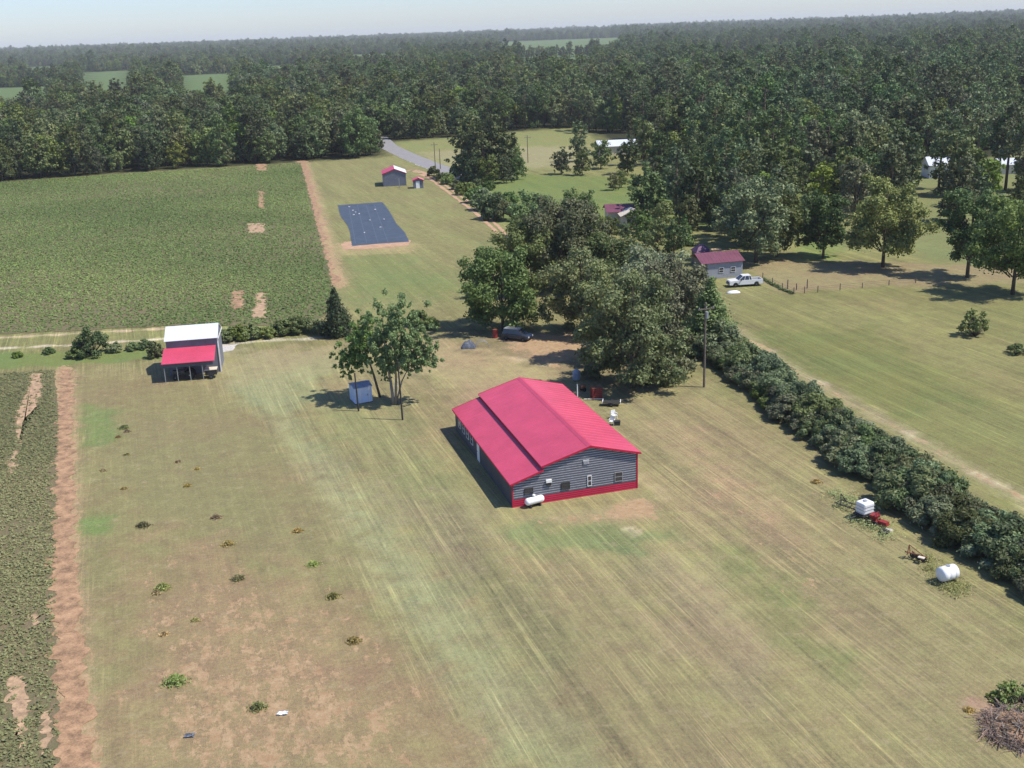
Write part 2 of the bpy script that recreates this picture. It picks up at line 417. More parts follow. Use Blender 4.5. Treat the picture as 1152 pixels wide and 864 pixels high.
CLEAR = [[(200, 85), (268, 82), (262, 127), (206, 129)], [(-80, 101), (62, 97), (60, 136), (-80, 140)], [(90, 82), (150, 79), (150, 122), (90, 124)],
         [(285, 75), (350, 73), (350, 92), (285, 95)], [(585, 66), (665, 64), (668, 86), (588, 89)], [(30, 76), (75, 75), (78, 92), (30, 94)], [(395, 62), (450, 61), (452, 76), (395, 78)], [(960, 52), (1020, 50), (1022, 66), (962, 68)],
         [(560, 49), (700, 44), (705, 62), (560, 66)], [(800, 60), (880, 57), (885, 78), (800, 82)]]
for q in CLEAR: zone(q, (0.11, 0.15, 0.06), 12, streak=0)
# open ground among the right-hand trees
zone([(900, 205), (935, 200), (940, 300), (900, 310)], (0.16, 0.19, 0.06), 4)
zone([(1035, 188), (1160, 170), (1160, 330), (1030, 300)], (0.175, 0.18, 0.075), 5, streak=0.2)
zone([(840, 292), (1160, 300), (1160, 345), (1000, 322), (890, 332), (855, 318)], (0.235, 0.185, 0.105), 3, streak=0.2)
# right-hand field beyond the hedge
zone([(825, 340), (900, 328), (1160, 318), (1200, 620), (1060, 520), (900, 415)], (0.175, 0.165, 0.070), 3, streak=0.8)
zone([(880, 345), (1010, 335), (1152, 400), (1152, 440), (1000, 400)], (0.21, 0.185, 0.085), 6, 0.8, 2, streak=0.8)
zone([(850, 372), (980, 370), (1100, 450), (1010, 470), (900, 420)], (0.150, 0.158, 0.055), 5, 0.7, 2, streak=0.8)
stroke([(828, 372), (880, 408), (950, 448), (1030, 492), (1110, 540), (1180, 580)], 1.9, (0.30, 0.25, 0.15), 1.6, 0.7)
for q in ([(842, 383), (856, 388), (866, 394)], [(916, 428), (932, 434)], [(1018, 486), (1030, 492), (1040, 498)], [(1088, 530), (1110, 540), (1152, 560)]):
    stroke(q, 0.5, (0.44, 0.36, 0.25), 0.7, 0.7)
# home lawn
zone([(85, 415), (560, 375), (800, 430), (1152, 700), (1250, 900), (60, 900)], (0.225, 0.188, 0.098), 4, streak=1)
bzone([(85, 415), (560, 375), (800, 430), (1152, 700), (1250, 900), (60, 900)], .10, 4)
zone([(270, 395), (380, 400), (330, 470), (560, 700), (660, 864), (560, 864), (440, 690), (300, 480), (250, 430)], (0.250, 0.245, 0.130), 3.5, 0.95, 1.2, streak=0.8)
zone([(330, 430), (460, 470), (560, 600), (640, 700), (600, 760), (480, 640)], (0.175, 0.178, 0.085), 4, 0.6, 1.5)
zone([(440, 385), (640, 385), (640, 440), (520, 450), (470, 420)], (0.31, 0.235, 0.135), 5, 0.9, 1.5, streak=.3)
zone([(250, 395), (380, 388), (390, 412), (260, 430)], (0.28, 0.225, 0.13), 5, 0.7, 1.5, streak=.2)
zone([(560, 378), (660, 372), (672, 400), (625, 412), (590, 398)], (0.44, 0.29, 0.19), 2.5, 0.95, 1.0, streak=0)
stroke([(575, 402), (610, 410), (640, 400)], 1.2, (0.50, 0.37, 0.25), 1.5, 0.8)
zone([(85, 420), (215, 432), (290, 470), (400, 640), (500, 864), (90, 864), (95, 600)], (0.205, 0.172, 0.088), 3, 1, 1.0, streak=0.3)
zone([(120, 470), (290, 470), (400, 640), (300, 640), (150, 560)], (0.200, 0.175, 0.090), 5, 0.8, 2, streak=0.3)
zone([(90, 455), (125, 460), (130, 500), (88, 500)], (0.15, 0.20, 0.065), 2, 0.7, .6)
zone([(82, 580), (124, 582), (122, 602), (84, 600)], (0.16, 0.22, 0.065), 1.6, 0.7, .5)
zone([(178, 600), (260, 620), (345, 650), (420, 700), (500, 780), (560, 900), (90, 900), (150, 760)], (0.245, 0.172, 0.102), 5, 0.8, 2.0, streak=0.25)
zone([(180, 700), (300, 670), (400, 740), (470, 864), (150, 900)], (0.265, 0.195, 0.110), 6, 0.55, 2.5, streak=0.2, k=0.8)
for i, (px, py, r) in enumerate([(185, 700, 1.1), (230, 720, .8), (200, 790, 1.6), (240, 830, 1.3), (310, 700, 1.4), (330, 745, 1.8), (370, 790, 1.6), (285, 760, 1.0), (400, 720, .9), (350, 840, 1.6), (420, 800, 1.2), (310, 860, 1.8), (196, 650, .7), (160, 720, .7), (270, 690, .8)]):
    x0, y0 = gp(px, py); d = np.hypot((X-x0), (Y-y0)*.6)
    bare[:] = np.maximum(bare, np.clip((r-d+wob(X, Y, .8, 1.9, i))/1.2, 0, 1)*0.62)
zone([(700, 440), (760, 455), (880, 600), (1010, 700), (1100, 800), (1000, 830), (860, 690), (760, 560)], (0.235, 0.190, 0.105), 4, 0.8, 1.2)
zone([(745, 478), (775, 480), (860, 565), (900, 620), (850, 600), (790, 540)], (0.28, 0.205, 0.12), 3, 0.7, 1.0)
zone([(700, 590), (800, 640), (880, 760), (840, 800), (740, 700)], (0.245, 0.19, 0.12), 4, 0.7, 1.5)
zone([(640, 600), (720, 650), (860, 864), (600, 864), (540, 700)], (0.190, 0.160, 0.09), 5, 0.5, 1.5)
zone([(820, 600), (870, 640), (960, 760), (900, 740), (830, 660)], (0.155, 0.165, 0.068), 3, 0.8, 1.0)
zone([(430, 540), (520, 560), (580, 600), (520, 640), (440, 580)], (0.225, 0.182, 0.11), 3, 0.6, 1.5)
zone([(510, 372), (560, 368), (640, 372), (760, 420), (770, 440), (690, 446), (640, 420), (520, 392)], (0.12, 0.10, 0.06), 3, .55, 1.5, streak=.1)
# worn earth round the big shed
zone([(585, 583), (700, 568), (735, 566), (742, 578), (700, 586), (600, 592)], (0.28, 0.22, 0.13), 1.4, 0.7, .5, streak=0)
zone([(680, 570), (722, 562), (740, 570), (735, 582), (695, 586)], (0.34, 0.23, 0.14), 1.0, 0.7, .35, streak=0)
stroke([(708, 597), (714, 603)], 0.7, (0.5, 0.38, 0.27), 0.5)
stroke([(722, 538), (748, 560)], 1.3, (0.34, 0.26, 0.16), 1.0, .6)
zone([(560, 590), (700, 590), (760, 600), (720, 620), (600, 620)], (0.15, 0.18, 0.072), 2, 0.7, .8)
zone([(1095, 790), (1120, 800), (1160, 820), (1160, 850), (1120, 830), (1098, 815)], (0.36, 0.22, 0.16), 1.0, 0.8, .4, streak=0)
# sandy two-rut lane along the far side of the lawn, and the headland of the near crop
stroke([(-200, 404), (0, 392), (80, 388), (190, 381)], 0.8, (0.50, 0.42, 0.31), .6, .9)
stroke([(-200, 390), (0, 380), (70, 376), (180, 370)], 1.0, (0.46, 0.33, 0.23), .8, .8)
stroke([(245, 388), (300, 383), (352, 381), (372, 378)], 1.0, (0.48, 0.42, 0.32), .8, .8)
zone([(-300, 412), (0, 398), (180, 392), (180, 404), (60, 412), (-300, 425)], (0.15, 0.185, 0.06), 1.5, .9, .5, streak=0)
# bare margins of the clay strips
stroke([(340, 183), (350, 215), (360, 255), (370, 290), (378, 318)], 4.0, (0.33, 0.24, 0.14), 2.5, .8)
stroke([(73, 418), (72, 480), (71, 560), (72, 640), (75, 720), (80, 800), (86, 900)], 3.0, (0.29, 0.21, 0.125), 1.2, .8)
zone([(376, 278), (386, 272), (470, 274), (462, 284), (380, 288)], (0.34, 0.25, 0.14), 2, .5, .6)

bzone([(178, 620), (260, 625), (345, 655), (430, 720), (520, 864), (540, 900), (110, 900), (150, 740)], .43, 6, 2)
bzone([(190, 720), (300, 690), (400, 760), (460, 880), (160, 900)], .52, 6, 2)
bzone([(85, 420), (215, 432), (290, 470), (400, 640), (500, 864), (90, 864)], .20, 5, 1)
bzone([(740, 478), (775, 475), (870, 565), (960, 680), (900, 690), (790, 560)], .36, 3, 1)
bzone([(690, 590), (800, 650), (860, 740), (800, 740), (710, 660)], .30, 4, 1)
bzone([(440, 385), (640, 380), (650, 440), (520, 450)], .30, 4, 1)
bzone([(680, 569), (722, 562), (740, 570), (735, 582), (695, 586)], .72, 1.5, .3); bzone([(590, 582), (700, 572), (742, 570), (742, 580), (690, 588), (600, 592)], .48, 1.2, .3)
bzone([(560, 378), (660, 372), (672, 400), (625, 412), (590, 398)], .8, 3, .8)
bzone([(440, 560), (530, 570), (580, 610), (520, 640), (440, 590)], .25, 3, 1)
bzone([(0, 0)]+[(0, 1)]*2, 0) if False else None
bline([(73, 414), (72, 480), (71, 560), (72, 640), (76, 720), (82, 800), (90, 900)], 3.5, .64, 1.8)
bline([(340, 181), (348, 212), (358, 252), (368, 290), (379, 322)], 6, .6, 3.5)
bzone([(372, 350), (340, 183), (430, 176), (500, 200), (560, 262), (640, 320), (520, 362)], .16, 3, 1)
bzone([(376, 274), (386, 270), (470, 273), (465, 279), (380, 284)], .48, 2, .4)
bline([(828, 372), (880, 408), (950, 448), (1030, 492), (1110, 540), (1180, 580)], 1.6, .46, 1.4)
for q in ([(842, 383), (856, 388), (866, 394)], [(916, 428), (932, 434)], [(1018, 486), (1030, 492), (1040, 498)], [(1088, 530), (1110, 540), (1152, 560)]): bline(q, 1.0, .66, .8)
bzone([(1095, 788), (1120, 798), (1170, 815), (1170, 855), (1120, 835), (1096, 818)], .7, 1.2, .3)
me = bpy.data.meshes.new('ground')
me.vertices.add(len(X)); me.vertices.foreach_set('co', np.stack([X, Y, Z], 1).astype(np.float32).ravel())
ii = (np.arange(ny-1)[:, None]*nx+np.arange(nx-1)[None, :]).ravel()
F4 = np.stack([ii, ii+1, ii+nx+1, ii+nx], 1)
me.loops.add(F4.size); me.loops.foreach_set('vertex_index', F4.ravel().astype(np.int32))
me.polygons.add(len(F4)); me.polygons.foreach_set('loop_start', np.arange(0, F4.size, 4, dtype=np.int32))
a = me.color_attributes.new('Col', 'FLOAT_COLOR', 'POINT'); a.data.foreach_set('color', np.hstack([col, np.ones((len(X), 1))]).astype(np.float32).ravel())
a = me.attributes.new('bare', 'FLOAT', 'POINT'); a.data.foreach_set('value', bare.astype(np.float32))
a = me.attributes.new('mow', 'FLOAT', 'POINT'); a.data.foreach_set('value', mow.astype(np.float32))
me.update(calc_edges=True)
m, nt, b = newmat('mown_grass_and_soil')
geo = N(nt, 'ShaderNodeNewGeometry').outputs['Position']
ac = N(nt, 'ShaderNodeAttribute', attribute_name='Col').outputs['Color']
am = N(nt, 'ShaderNodeAttribute', attribute_name='mow').outputs['Fac']
def rowmap(deg, sx, sy):
    mp = N(nt, 'ShaderNodeMapping', vector_type='POINT'); nt.links.new(geo, mp.inputs[0])
    mp.inputs['Rotation'].default_value = (0, 0, R(90-deg)); mp.inputs['Scale'].default_value = (1, 1, 1)
    m2 = N(nt, 'ShaderNodeMapping'); nt.links.new(mp.outputs[0], m2.inputs[0]); m2.inputs['Scale'].default_value = (sx, sy, 1)
    return m2.outputs[0]
s1 = noise(nt, rowmap(109, 0.9, 0.035), 1.0, 4, 0.65)
s2 = noise(nt, rowmap(109, 3.4, 0.10), 1.0, 3, 0.7)
s3 = noise(nt, rowmap(107, 0.35, 0.02), 1.0, 2, 0.5)
st = mth(nt, 'ADD', mth(nt, 'MULTIPLY', mth(nt, 'SUBTRACT', s1, .5), 1.0), mth(nt, 'MULTIPLY', mth(nt, 'SUBTRACT', s2, .5), 1.5))
st = mth(nt, 'ADD', st, mth(nt, 'MULTIPLY', mth(nt, 'SUBTRACT', s3, .5), 1.3))
ln1 = noise(nt, rowmap(108.5, 1.15, 0.012), 1.0, 2, 0.5); ln2 = noise(nt, rowmap(109.5, 2.6, 0.03), 1.0, 2, 0.5)
rid = remap(nt, mth(nt, 'ABSOLUTE', mth(nt, 'SUBTRACT', ln1, .5)), 0, .022, 1, 0)
rid2 = remap(nt, mth(nt, 'ABSOLUTE', mth(nt, 'SUBTRACT', ln2, .5)), 0, .02, 1, 0)
brk = remap(nt, noise(nt, rowmap(109, .5, .10), 1.0, 5, .8), .42, .62, 0, 1)
st = mth(nt, 'ADD', st, mth(nt, 'MULTIPLY', mth(nt, 'MULTIPLY', rid, brk), .95))
st = mth(nt, 'ADD', st, mth(nt, 'MULTIPLY', mth(nt, 'MULTIPLY', rid2, brk), .55))
st = mth(nt, 'MULTIPLY', st, am)
p1 = noise(nt, geo, 0.07, 4, 0.6); p2 = noise(nt, geo, 0.6, 4, 0.7); p3 = noise(nt, geo, 3.5, 5, 0.8); p4 = noise(nt, geo, 14, 3, 0.8)
tot = mth(nt, 'ADD', st, mth(nt, 'MULTIPLY', mth(nt, 'SUBTRACT', p3, .5), 2.0))
tot = mth(nt, 'ADD', tot, mth(nt, 'MULTIPLY', mth(nt, 'SUBTRACT', p2, .5), 0.9))
tot = mth(nt, 'ADD', tot, mth(nt, 'MULTIPLY', mth(nt, 'SUBTRACT', p4, .5), 1.1))
lum = mth(nt, 'MAXIMUM', mth(nt, 'ADD', 1.0, mth(nt, 'MULTIPLY', tot, 0.62)), 0.35)
lc = N(nt, 'ShaderNodeCombineXYZ')
# straw rows are warmer, green rows cooler
for i, k in enumerate((1.05, 1.0, 0.85)):
    q = mth(nt, 'ADD', 1.0, mth(nt, 'MULTIPLY', mth(nt, 'SUBTRACT', lum, 1.0), k)); nt.links.new(q, lc.inputs[i])
c1 = mix(nt, 1.0, ac, lc.outputs[0], 'MULTIPLY')
hs = N(nt, 'ShaderNodeHueSaturation'); nt.links.new(c1, hs.inputs['Color'])
nt.links.new(remap(nt, mth(nt, 'ADD', mth(nt, 'MULTIPLY', p1, .6), mth(nt, 'MULTIPLY', p2, .4)), 0.35, 0.65, 0.487, 0.535), hs.inputs['Hue'])
ab = N(nt, 'ShaderNodeAttribute', attribute_name='bare').outputs['Fac']
q1 = noise(nt, rowmap(109, .9, .35), 1.0, 7, .78); q2 = noise(nt, geo, 2.2, 5, .8)
bm_ = mth(nt, 'ADD', ab, mth(nt, 'ADD', mth(nt, 'MULTIPLY', mth(nt, 'SUBTRACT', q1, .5), 1.9), mth(nt, 'MULTIPLY', mth(nt, 'SUBTRACT', q2, .5), .9)))
bf = remap(nt, bm_, .50, .60, 0, 1)
soilc = mix(nt, remap(nt, noise(nt, geo, 1.3, 5, .75), .35, .65, 0, 1), (.30, .188, .105), (.44, .315, .19))
gold = mix(nt, mth(nt, 'MULTIPLY', remap(nt, noise(nt, geo, .9, 6, .75), .54, .68, 0, .55), 1.0), hs.outputs[0], (.33, .275, .165))
far_ = remap(nt, N(nt, 'ShaderNodeCameraData').outputs['View Distance'], 0, 1, 0, 1) if False else None
fin = mix(nt, mth(nt, 'MULTIPLY', bf, .85), gold, soilc)
isl = remap(nt, ab, 0, .02, 0, 1)
fin = mix(nt, isl, hs.outputs[0], fin)
nt.links.new(fin, b.inputs['Base Color']); b.inputs['Roughness'].default_value = 0.95; b.inputs['Specular IOR Level'].default_value = 0.1
bp = N(nt, 'ShaderNodeBump'); bp.inputs['Strength'].default_value = 0.55; bp.inputs['Distance'].default_value = 0.10
nt.links.new(mth(nt, 'ADD', p3, mth(nt, 'MULTIPLY', p4, .6)), bp.inputs['Height']); nt.links.new(bp.outputs[0], b.inputs['Normal'])
me.materials.append(m)
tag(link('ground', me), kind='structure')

# flat sheets laid on the ground --------------------------------------------
rnd = random.Random(5)
def dens(P, step, jit):
    out = []
    for i in range(len(P)):
        a, b_ = P[i], P[(i+1) % len(P)]; d = math.dist(a, b_); n = max(1, int(d/step))
        for k in range(n):
            t = k/n; out.append((a[0]+(b_[0]-a[0])*t+rnd.uniform(-jit, jit), a[1]+(b_[1]-a[1])*t+rnd.uniform(-jit, jit)))
    return out
def sheet(name, pix, z, mat, step=1.0, jit=0.25, kind='structure', parent=None, world=False):
    import bmesh
    P = pix if world else gps(pix)
    P = dens(P, step, jit)
    bm = bmesh.new(); f = bm.faces.new([bm.verts.new((x, y, z)) for x, y in P])
    bmesh.ops.triangulate(bm, faces=[f])
    me = bpy.data.meshes.new(name); bm.to_mesh(me); bm.free()
    if me.polygons[0].normal.z < 0: me.flip_normals()
    me.materials.append(mat); o = link(name, me, parent)
    if kind: tag(o, kind=kind)
    return o
def ribbon(name, pts, widths, z, mat, jit=0.1, world=False, step=0.6, kind='structure'):
    P = pts if world else gps(pts)
    Q = []; Wd = []
    for i in range(len(P)-1):
        n = max(2, int(math.dist(P[i], P[i+1])/step))
        for k in range(n):
            t = k/n; Q.append((P[i][0]*(1-t)+P[i+1][0]*t, P[i][1]*(1-t)+P[i+1][1]*t)); Wd.append(widths[i]*(1-t)+widths[i+1]*t)
    # smooth the centre line
    q = np.array(Q)
    for _ in range(6): q[1:-1] = (q[:-2]+2*q[1:-1]+q[2:])/4
    jn_ = np.array([[rnd.uniform(-1, 1), rnd.uniform(-1, 1)] for _ in range(len(q))]); js = jn_.copy()
    for _ in range(3): js[1:-1] = (js[:-2]+js[1:-1]+js[2:])/3
    jn_ = js*2.2+jn_*.25
    mb = MB(); vs = []
    for i in range(len(q)):
        d = q[min(i+1, len(q)-1)]-q[max(i-1, 0)]; d /= max(np.linalg.norm(d), 1e-6); nn = np.array([-d[1], d[0]])
        for s in (1, -1):
            p = q[i]+nn*s*(Wd[i]/2+jit*jn_[i][0 if s > 0 else 1]); vs.append((p[0], p[1], z))
    mb.add(vs, [(2*i, 2*i+1, 2*i+3, 2*i+2) for i in range(len(q)-1)])
    o = mb.build(name, mat)
    if o.data.polygons[0].normal.z < 0: o.data.flip_normals()
    if kind: tag(o, kind=kind)
    return o

def field_mat(name, c1, c2, c3, deg, rows):
    m, nt, b = newmat(name)
    g = N(nt, 'ShaderNodeNewGeometry').outputs['Position']
    mp = N(nt, 'ShaderNodeMapping'); nt.links.new(g, mp.inputs[0]); mp.inputs['Rotation'].default_value = (0, 0, R(90-deg))
    wv = N(nt, 'ShaderNodeTexWave', wave_type='BANDS', bands_direction='X'); nt.links.new(mp.outputs[0], wv.inputs[0])
    wv.inputs['Scale'].default_value = rows; wv.inputs['Distortion'].default_value = 2.0; wv.inputs['Detail'].default_value = 2; wv.inputs['Detail Scale'].default_value = 1.5
    n1 = noise(nt, g, 0.035, 4, 0.65); n2 = noise(nt, g, 0.9, 4, .8); n3 = noise(nt, g, 5, 3, .8)
    c = mix(nt, remap(nt, n1, .38, .62, 0, 1), c1, c2)
    f = mth(nt, 'ADD', mth(nt, 'MULTIPLY', n2, .5), mth(nt, 'MULTIPLY', n3, .5))
    c = mix(nt, remap(nt, mth(nt, 'ADD', f, mth(nt, 'MULTIPLY', wv.outputs['Fac'], .09)), .5, .72, 0, .8), c, c3)
    nt.links.new(c, b.inputs['Base Color']); b.inputs['Roughness'].default_value = .95; b.inputs['Specular IOR Level'].default_value = .1
    bp = N(nt, 'ShaderNodeBump'); bp.inputs['Strength'].default_value = .8; bp.inputs['Distance'].default_value = .3
    nt.links.new(f, bp.inputs['Height']); nt.links.new(bp.outputs[0], b.inputs['Normal'])
    return m
fm = field_mat('crop_field_floor', (0.10, 0.12, 0.052), (0.155, 0.135, 0.078), (0.22, 0.15, 0.095), 109, 0.55)
FIELD = [(-420, 224), (0, 205), (150, 195), (300, 186), (338, 183), (347, 215), (357, 255), (367, 290), (375, 322), (381, 348), (350, 362), (300, 366), (190, 367), (0, 376), (-420, 400)]
sheet('crop_field', FIELD, 0.05, fm, 1.5, 0.4)
NEARF = [(-140, 432), (0, 420), (62, 416), (66, 480), (64, 560), (64, 620), (62, 700), (66, 780), (68, 900), (-260, 900)]
nf = sheet('crop_field', NEARF, 0.018, fm, 0.6, 0.18)

# crop plants as real leaves
def scatter(poly_pix, spacing, seed, bare=(), world=None, gap=0.0, gapk=0.12):
    P = world or gps(poly_pix); q = np.array(P); rg = np.random.default_rng(seed)
    gx = np.arange(q[:, 0].min(), q[:, 0].max(), spacing); gy = np.arange(q[:, 1].min(), q[:, 1].max(), spacing)
    A, B = np.meshgrid(gx, gy); A = A.ravel()+rg.uniform(-.5, .5, A.size)*spacing; B = B.ravel()+rg.uniform(-.5, .5, B.size)*spacing
    k = poly_dist(A, B, P) > 0.1
    k &= np.abs(A/np.maximum(B, 1)) < 0.66
    A, B = A[k], B[k]; dd_ = poly_dist(A, B, P)+wob(A, B, .25, 1.5); k = np.random.default_rng(seed+9).random(len(A)) < np.clip(dd_/1.0+.15, 0, 1); A, B = A[k], B[k]
    if gap:
        n = wob(A, B, 1, gapk, 1.0)/2; keep = rg.random(len(A)) > np.clip(gap*(n+0.6), 0, .9); A, B = A[keep], B[keep]
    for bpoly in bare:
        d = poly_dist(A, B, gps(bpoly))+wob(A, B, .35, 2); kk = (d < 0) | (np.random.default_rng(5).random(len(d)) < .12); A, B = A[kk], B[kk]
    return A, B
def tufts(name, A, B, z, h, r, leaves, size, mat, seed, label=None, cat=None, kind='stuff'):
    rg = np.random.default_rng(seed); n = len(A)
    sc = rg.uniform(.6, 1.3, n)
    P = np.repeat(np.stack([A, B, np.full(n, z)], 1), leaves, 0); s = np.repeat(sc, leaves)[:, None]
    d = rg.normal(size=(n*leaves, 3)); d /= np.linalg.norm(d, axis=1, keepdims=True); d[:, 2] = np.abs(d[:, 2])
    P = P+d*np.array([r, r, h])*s*rg.uniform(.5, 1, (n*leaves, 1))
    nn = d*.5+rg.normal(size=d.shape)*.45; nn[:, 2] += 1.1
    V = leaf_quads(P, nn, size, rg)
    V[:, :, 2] = np.maximum(V[:, :, 2], z+0.01)
    T = np.clip(np.repeat(rg.random(n)*.5+.35*np.sin(A*.05+np.sin(B*.09))*np.sin(B*.035+1), leaves)+.1+rg.random(n*leaves)*.4, 0, 1).astype(np.float32)
    o = link(name, quads_mesh(name, V, [mat], tint=T)); tag(o, label, cat, kind=kind); return o
BARE1 = [[(290, 215), (297, 215), (297, 235), (291, 234)], [(278, 252), (298, 251), (298, 262), (279, 262)], [(262, 328), (274, 327), (274, 348), (260, 348)], [(287, 330), (299, 330), (298, 358), (285, 358)], [(288, 185), (300, 184), (300, 192), (289, 192)]]
A, B = scatter(FIELD, 0.62, 3, BARE1, gap=0.3, gapk=.05)
tufts('crop_plants', A, B, 0.05, 0.26, 0.36, 5, 0.27, L['crop'], 11, 'low leafy green crop filling the large field by the left wood', 'crop plants')
BARE2 = [[(26, 452), (36, 420), (47, 420), (46, 445), (40, 462), (28, 472), (24, 500), (18, 492), (18, 462)], [(8, 520), (18, 505), (18, 530), (10, 534)], [(8, 765), (26, 760), (34, 800), (24, 840), (10, 800)], [(47, 800), (56, 798), (58, 835), (46, 850)], [(34, 690), (44, 690), (44, 705), (34, 705)]]
A, B = scatter(NEARF, 0.33, 4, BARE2, gap=0.3, gapk=.3)
tufts('crop_plants', A, B, 0.03, 0.20, 0.22, 9, 0.14, L['crop'], 12, 'dense leafy crop plants left of the clay track at the lower left', 'crop plants')
for i, q in enumerate(BARE1): sheet('bare_soil', q, 0.056+i*0.002, M['soil_pale'] if i % 2 else M['soil'], .5, .45)
for i, q in enumerate(BARE2): sheet('bare_soil', q, 0.024+i*0.002, M['soil_pale'], .25, .3)

# tracks and road
ribbon('clay_track', [(339, 181), (346, 210), (356, 250), (366, 290), (378, 322)], [3.2, 2.4, 2.4, 1.9, 1.6], 0.03, M['soil'], .8, step=.5)
ribbon('clay_track', [(74, 416), (73, 450), (73, 520), (71, 600), (73, 680), (78, 760), (84, 830), (92, 920)], [1.1, 1.5, 1.7, 1.8, 2.0, 2.0, 2.0, 2.0], 0.04, M['soil'], .42, step=.22)
ribbon('sandy_lane', [(474, 196), (482, 200), (500, 213), (520, 228), (540, 244), (556, 258), (566, 272)], [2.2, 1.0, 1.0, .9, .9, .9, .8], 0.03, M['soil_orange'], .12)
ribbon('sandy_lane', [(474, 193), (486, 199), (506, 212), (528, 228), (548, 244), (562, 256), (572, 268)], [1.8, .8, .8, .8, .8, .8, .7], 0.035, M['soil_orange'], .12)
ribbon('sandy_lane', [(455, 193), (465, 191), (474, 195)], [2.0, 3.0, 2.0], 0.026, M['soil_pale'], .3)
rd = [(425, 154), (437, 165), (460, 176), (485, 186), (515, 197), (524, 200.5)]
ribbon('paved_road', rd, [7.5]*6, 0.03, M['asphalt'], .1)
ribbon('gravel_verge', [(437, 169), (460, 180.5), (485, 190.5), (515, 201.5)], [1.6]*4, 0.02, M['gravel'], .4)
sheet('gravel_pad', [(243, 389), (268, 387), (262, 394), (248, 397)], 0.02, M['gravel'], .6, .2)
# dirt edge of the ground cloth
sheet('bare_soil', [(388, 272), (462, 270), (460, 276), (420, 280), (386, 281), (384, 276)], 0.024, M['soil_orange'], .8, .3)

print('ground done', len(X))

# ------------------------------------------------------------------ far woodland
def forest_tree_mesh(kind, H, Rr, leaf, seed, size):
    size *= .85
    rg = np.random.default_rng(seed+50)
    cl, rd, mb = tree_shape(kind, H, Rr, seed)
    area = sum(4*math.pi*r*r for r in rd)*0.5
    V, T = crown_leaves(cl, rd, area/len(rd)/(size*size*.75)*.8, size, rg)
    return quads_mesh('forest_tree', V, [L[leaf], M['bark']], tint=T, extra=(mb.v, mb.f))
protos = []
for i, (k, H, r, lf) in enumerate([('bushy', 14, 5.2, 'wood'), ('bushy', 16, 5.8, 'wood'), ('bushy', 12, 4.8, 'oak'), ('bushy', 17, 5.0, 'wood'), ('bushy', 13, 5.3, 'green'),
                                   ('pine', 19, 4.2, 'pine'), ('pine', 21, 4.6, 'pine'), ('cedar', 13, 4.0, 'pine'), ('bushy', 15, 5.4, 'grey'), ('bushy', 11, 4.4, 'bright')]):
    protos.append(forest_tree_mesh(k, H, r, lf, 200+i, 0.62))
WOOD = [(-900, 218), (0, 204), (150, 193), (300, 184), (428, 177), (434, 164), (445, 158), (560, 151), (648, 143), (662, 150), (672, 158), (720, 158), (742, 178), (770, 200), (840, 210), (895, 206), (935, 196), (1035, 184), (1060, 172), (1160, 165), (1500, 175)]
WP = gps(WOOD)+[(9000, 9000), (-9000, 9000)]
CP = [gps(q) for q in CLEAR]
rg = np.random.default_rng(77)
def trees_between(d0, d1, sp):
    gx = np.arange(-d1*.62, d1*.62, sp); gy = np.arange(d0*.7, d1, sp)
    A, B = np.meshgrid(gx, gy); A = A.ravel(); B = B.ravel()
    A = A+rg.uniform(-.48, .48, A.size)*sp; B = B+rg.uniform(-.48, .48, B.size)*sp
    r = np.hypot(A, B); k = (r >= d0) & (r < d1) & (np.abs(A) < B*.58+15)
    A, B = A[k], B[k]
    k = poly_dist(A, B, WP) > 0
    for q in CP: k &= poly_dist(A, B, q) < 0
    return A[k], B[k]
parts_ = [trees_between(200, 620, 7.6), trees_between(620, 1500, 10.0), trees_between(1500, 3200, 15), trees_between(3200, 7500, 24)]
ROADP = gps(rd)
a0, b0 = parts_[0]; k = line_dist(a0, b0, ROADP) > 7
k &= poly_dist(a0, b0, gps([(668, 150), (716, 150), (716, 178), (668, 178)])) < 0
k &= poly_dist(a0, b0, gps([(1034, 184), (1074, 180), (1078, 240), (1034, 244)])) < 0
parts_[0] = (a0[k], b0[k])
PA = np.concatenate([p[0] for p in parts_]); PB = np.concatenate([p[1] for p in parts_])
PS = np.concatenate([np.full(len(p[0]), s) for p, s in zip(parts_, (1.0, 1.1, 1.25, 1.6))])*np.clip(rg.normal(.93, .17, len(PA)), .5, 1.4)
patch = wob(PA, PB, .5, .012, 2)
u = rg.random(len(PA))
right = PA > PB*0.1
idx = np.where(u < .08, 9, np.where(u < .24, 4, np.where(u < .34, 8, np.where((right & (u < .62)) | (patch > .62), 5+rg.integers(0, 3, len(PA)), rg.integers(0, 4, len(PA))))))
PZ = hgt(PA, PB); PR = rg.uniform(0, 6.28, len(PA))
order = np.argsort(np.hypot(PA, PB)); NI = 285
first = {}
MARKS = [(-400, 'far left, at the picture edge'), (60, 'at the left end of the crop field'), (130, 'left of the first third of the crop field'), (200, 'above the equipment shed'), (270, 'behind the middle of the crop field'), (330, 'where the bare clay patches line up'),
         (375, 'at the top end of the clay strip'), (425, 'left of where the road enters the wood'), (475, 'just right of where the road enters the wood'), (530, 'behind the tall roadside clump'), (590, 'behind the meadow, right of the roadside clump'), (645, 'at the right end of the meadow'),
         (700, 'behind the distant white metal roof'), (745, 'right of the distant white metal roof'), (790, 'above the right end of the green lot'), (835, 'in line with the purple roofed garage'), (880, 'in line with the wire fence corner'), (925, 'behind the bright grass gap'),
         (975, 'above the yellow green yard tree'), (1015, 'left of the white house'), (1060, 'behind the white house'), (1105, 'between the white house and the pine pair'), (1150, 'above the pine pair'), (1230, 'at the right picture edge')]
